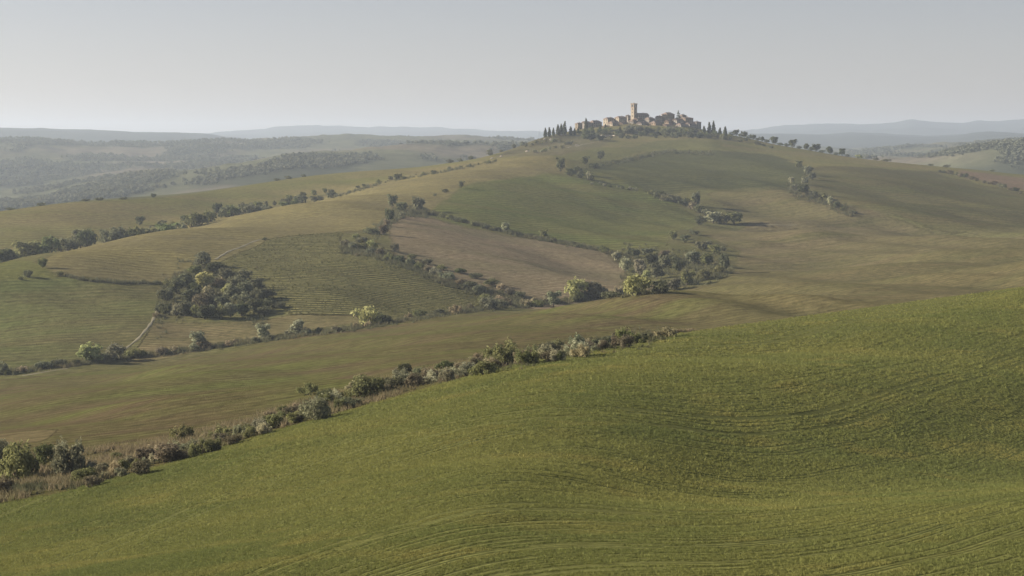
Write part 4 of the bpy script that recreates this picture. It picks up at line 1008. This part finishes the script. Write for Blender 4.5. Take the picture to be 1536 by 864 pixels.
def blade_tuft(name, blades, h, spread, mat, width, seed):
    r = np.random.default_rng(seed); vs, fs = [], []
    for _ in range(blades):
        a = r.uniform(0, 6.28); q = r.uniform(0, spread) ; c = np.array([q * math.cos(a), q * math.sin(a), -.03])
        b = r.uniform(0, 6.28); d = np.array([math.cos(b), math.sin(b), 0]) * width
        lean = np.array([r.normal() * .35, r.normal() * .35, 0]) * h
        i = len(vs); hh = h * r.uniform(.6, 1.15)
        vs += [c - d, c + d, c + lean + np.array([0, 0, hh])]
        fs.append((i, i + 1, i + 2))
    return bpy.data.objects.new(name, mesh_of(name, (vs, fs), mat))

def growth_material(name, c1, c2, c3, scale, trans=.3):
    m, nt, N, L = nodes_of(name)
    out = N('ShaderNodeOutputMaterial'); oi = N('ShaderNodeObjectInfo')
    n = noise_node(nt, oi.outputs['Location'], scale, 4, .6)
    col = mix_col(nt, remap(nt, n, .38, .64), c1, c2)
    col = mix_col(nt, remap(nt, noise_node(nt, oi.outputs['Location'], scale * 3.1, 2), .55, .72), col, c3)
    col = mix_col(nt, 1.0, col, remap(nt, oi.outputs['Random'], 0, 1, .8, 1.2), 'MULTIPLY')
    d = N('ShaderNodeBsdfDiffuse'); t = N('ShaderNodeBsdfTranslucent'); mx = N('ShaderNodeMixShader'); mx.inputs[0].default_value = trans
    L(col, d.inputs[0]); L(col, t.inputs[0]); L(d.outputs[0], mx.inputs[1]); L(t.outputs[0], mx.inputs[2]); L(mx.outputs[0], out.inputs[0])
    return m

# young wheat in drilled rows that follow the lie of the field
WHEAT = growth_material('wheat_blades', (.215, .222, .074), (.160, .184, .063), (.245, .236, .08), .03)
uw = np.arange(-260, 1800, 2.0)
jc = {}
PTS, SCL = [], []
row_r = random.Random(5)
cc = int(KI['crest'])
top_row = int(np.nonzero(rows_w >= KI['crest'] + .05)[0][0])
for kk, v0 in enumerate(vref):
    weak = row_r.random() < .20 or kk % 18 in (0, 2)
    step = .85
    uu = np.arange(-220, 1760, step) + rng.uniform(-.6, .6, len(np.arange(-220, 1760, step)))
    vv = v0 + np.interp(uu, ug, H) + 0.8 * vnoise(uu / 90, np.full(len(uu), kk * .13), 61)
    ok = (vv < 905) & (vv > 380)
    uu, vv = uu[ok], vv[ok]
    if len(uu) == 0: continue
    ii = np.clip(np.searchsorted(US, uu), 0, NU - 1)
    yy = np.empty(len(uu))
    for c in np.unique(ii):
        s = ii == c
        col = V0[:top_row, c]
        yy[s] = np.interp(-vv[s], -col, D[:top_row, c], left=-1, right=-1)
    good = yy > 0
    # thin the far rows, break every fourth row into gaps
    keep = rng.uniform(size=len(uu)) < np.clip(110 / np.maximum(yy, 1), .25, 1.0)
    gap = vnoise(uu / 60, np.full(len(uu), kk * 3.7), 71) > -.45
    good &= keep & ~((gap) & weak)
    uu, yy = uu[good], yy[good]
    xx = (uu - 768) / F * yy
    xx = xx + rng.normal(0, .10, len(xx)); yy = yy + rng.normal(0, .11, len(yy))
    PTS.append(np.stack([xx, yy, z_many(xx, yy)], 1)); SCL.append(np.clip(yy / 230, .55, 1.5) * rng.uniform(.7, 1.35, len(xx)) * np.where(rng.uniform(size=len(xx)) < .03, 1.7, 1))
PTS = np.concatenate(PTS); SCL = np.concatenate(SCL)
scatter('young_wheat', PTS, SCL, blade_tuft('wheat_tuft', 12, .20, .24, WHEAT, .03, 3), 'young green wheat standing in drilled rows on the near slope')

# dry grass between the bushes of the near hedgerow
DRY = growth_material('dry_grass_blades', (.26, .215, .135), (.20, .180, .10), (.16, .165, .07), .12)
top = lambda u: np.interp(u, [-60, 0, 110, 200, 300, 400, 500, 600, 700, 850, 960, 1050], [680, 678, 676, 672, 650, 622, 588, 562, 543, 519, 508, 494])
pts, scl = [], []
uu = rng.uniform(-60, 1050, 9500)
for u in uu:
    i, _ = col_of(u)
    vb = np.interp(u, US, KV[KI['crest']]) - 2
    v = vb + (top(u) - vb) * rng.uniform(0, 1)
    x, y, z = ground(u, v)
    if vnoise(np.array([x / 6]), np.array([y / 6]), 91)[0] < -.1: continue
    pts.append((x, y, z)); scl.append(rng.uniform(.5, 1.7))
scatter('dry_grass', np.array(pts), np.array(scl), blade_tuft('dry_tuft', 14, .8, .5, DRY, .05, 5), 'dry tan grass filling the hedgerow between its bushes')

# rank grass and brambles under the other hedges
RANK = growth_material('rank_grass_blades', (.150, .150, .085), (.110, .115, .066), (.20, .175, .10), .03)
def ribbon(line, n, half, wmin):
    us = [p[0] for p in line]; vs = [p[1] for p in line]
    out = []
    for u in rng.uniform(us[0], us[-1], n):
        out.append(ground(u, float(np.interp(u, us, vs)) + rng.normal(0, half), wmin))
    return out
pts = ribbon([(0, 561), (100, 548), (200, 535), (300, 523), (400, 510), (500, 497), (560, 489), (650, 473), (720, 463), (800, 457), (900, 446), (1000, 434), (1100, 405)], 2600, 1.8, KI['mid'])
pts += ribbon([(0, 735), (100, 724), (200, 694), (300, 670), (400, 636), (500, 608), (600, 578), (700, 555), (850, 526), (1000, 503)], 2600, 5, 1)
pts += ribbon([(510, 372), (560, 380), (600, 395), (650, 415), (720, 440), (780, 448)], 900, 4, KI['brook'])
pts += ribbon([(560, 352), (600, 318), (640, 319)], 260, 5, KI['brook'])
pts += ribbon([(636, 318), (700, 334), (760, 349), (880, 372), (930, 383)], 700, 1.2, KI['brook'])
pts += ribbon([(930, 388), (1000, 400), (1090, 400)], 420, 12, KI['brook'])
pts += ribbon([(880, 252), (940, 240), (1000, 228), (1070, 230)], 200, 1.8, KI['lower'])
pts += ribbon([(500, 296), (580, 273), (680, 255), (745, 242)], 200, .9, KI['lower'])
pts += ribbon([(236, 470), (260, 440), (300, 425), (350, 440), (400, 462)], 900, 16, KI['brook'])
pts += ribbon([(100, 414), (130, 421), (180, 425), (240, 425)], 160, .8, KI['brook'])
pts += ribbon([(1180, 282), (1230, 300), (1285, 322)], 260, 4, KI['lower'])
pts = np.array(pts)
scatter('rank_grass', pts, np.clip(pts[:, 1] / 700, .55, 2.0) * rng.uniform(.6, 1.4, len(pts)), blade_tuft('rank_tuft', 16, 1.1, .9, RANK, .10, 6), 'rank grass and brambles under the field hedges')

# vines in rows on the vineyard slope
VINE = growth_material('vine_leaves', (.130, .136, .060), (.150, .138, .068), (.105, .112, .055), .02)
vineyard = ZONE == [f[0] for f in FIELDS].index('vineyard')
ys, xs = D[vineyard], X[vineyard]
a = R(-8)
qx0, qx1 = xs.min(), xs.max(); qy0, qy1 = ys.min(), ys.max()
C = []
for b in np.arange(qy0 - 80, qy1 + 80, 6.5):
    x = np.arange(qx0, qx1, 1.5); x = x + rng.uniform(-.7, .7, len(x))
    y = b + x * math.tan(a) + 5 * np.sin(x / 55) + 1.2 * vnoise(x / 14, np.full(len(x), b), 15)
    C.append(np.stack([x, y], 1))
C = np.concatenate(C)
cu = C[:, 0] / C[:, 1] * F + 768
ii = np.clip(np.searchsorted(US, cu), 0, NU - 1)
inz = np.zeros(len(C), bool)
for c in np.unique(ii):
    s = np.nonzero(ii == c)[0]
    rr = np.clip(np.searchsorted(D[:, c], C[s, 1]), 0, NR - 1)
    inz[s] = vineyard[rr, c]
C = C[inz]
C = C[rng.uniform(size=len(C)) < .72 + .45 * vnoise(C[:, 0] / 24, C[:, 1] / 40, 16)]
vz = z_many(C[:, 0], C[:, 1])
vr = np.random.default_rng(4)
vl = leaf_cloud([(0, 0, .75, .9, .5, .55)], 26, .32, vr)
vo = bpy.data.objects.new('vine', mesh_of('vine', vl, VINE))
scatter('vine_rows', np.stack([C[:, 0], C[:, 1], vz], 1), rng.uniform(.4, .95, len(C)), vo, 'rows of low vines across the vineyard slope')

# woods on the far hills
WOODM = growth_material('far_wood_leaves', (.135, .148, .105), (.155, .162, .110), (.175, .175, .118), .002, .15)
fr_, fc_ = np.nonzero((W > KI['lee'] + .6) & (W < KI['woods'] + .1) & (WOOD > .7) & VISIBLE & (U > -250) & (U < 1800))
pick = rng.choice(len(fr_), min(11000, len(fr_)), replace=False)
fx, fy = X[fr_[pick], fc_[pick]] + rng.normal(0, 10, len(pick)), D[fr_[pick], fc_[pick]] + rng.normal(0, 25, len(pick))
wl = leaf_cloud([(0, 0, .5, .55, .55, .5), (.4, .2, .4, .3, .3, .35), (-.35, .1, .45, .32, .32, .35)], 44, .24, np.random.default_rng(9))
wo = bpy.data.objects.new('wood_tree', mesh_of('wood_tree', wl, WOODM))
scatter('far_woods', np.stack([fx, fy, z_many(fx, fy)], 1), rng.uniform(5, 10, len(pick)), wo, 'woods covering the far hills and valley sides')
# ------------------------------------------------------------------ haze: the air between here and the far hills
def haze_box(x0, x1, y0, y1, z0, z1, density, color):
    v = [(x, y, z) for x in (x0, x1) for y in (y0, y1) for z in (z0, z1)]
    f = [(0, 1, 3, 2), (4, 6, 7, 5), (0, 4, 5, 1), (2, 3, 7, 6), (0, 2, 6, 4), (1, 5, 7, 3)]
    me = bpy.data.meshes.new('haze'); me.from_pydata(v, [], f); me.update()
    m = bpy.data.materials.new('haze_air'); m.use_nodes = True
    nt = m.node_tree; nt.nodes.clear()
    out = nt.nodes.new('ShaderNodeOutputMaterial'); pv = nt.nodes.new('ShaderNodeVolumePrincipled')
    pv.inputs['Color'].default_value = (*color, 1); pv.inputs['Density'].default_value = density
    pv.inputs['Anisotropy'].default_value = 0.25
    nt.links.new(pv.outputs[0], out.inputs['Volume'])
    me.materials.append(m)
    o = bpy.data.objects.new('haze', me); COL.objects.link(o); o['kind'] = 'stuff'
    o['label'] = 'pale blue haze lying over the far valleys and hills'
    return o
haze_box(float(X.min()) - 50, float(X.max()) + 50, -60.0, float(D.max()) + 200, float(Z.min()) - 1.5, float(Z.max()) + 25, 6.9e-5, (.70, .83, 1.0))
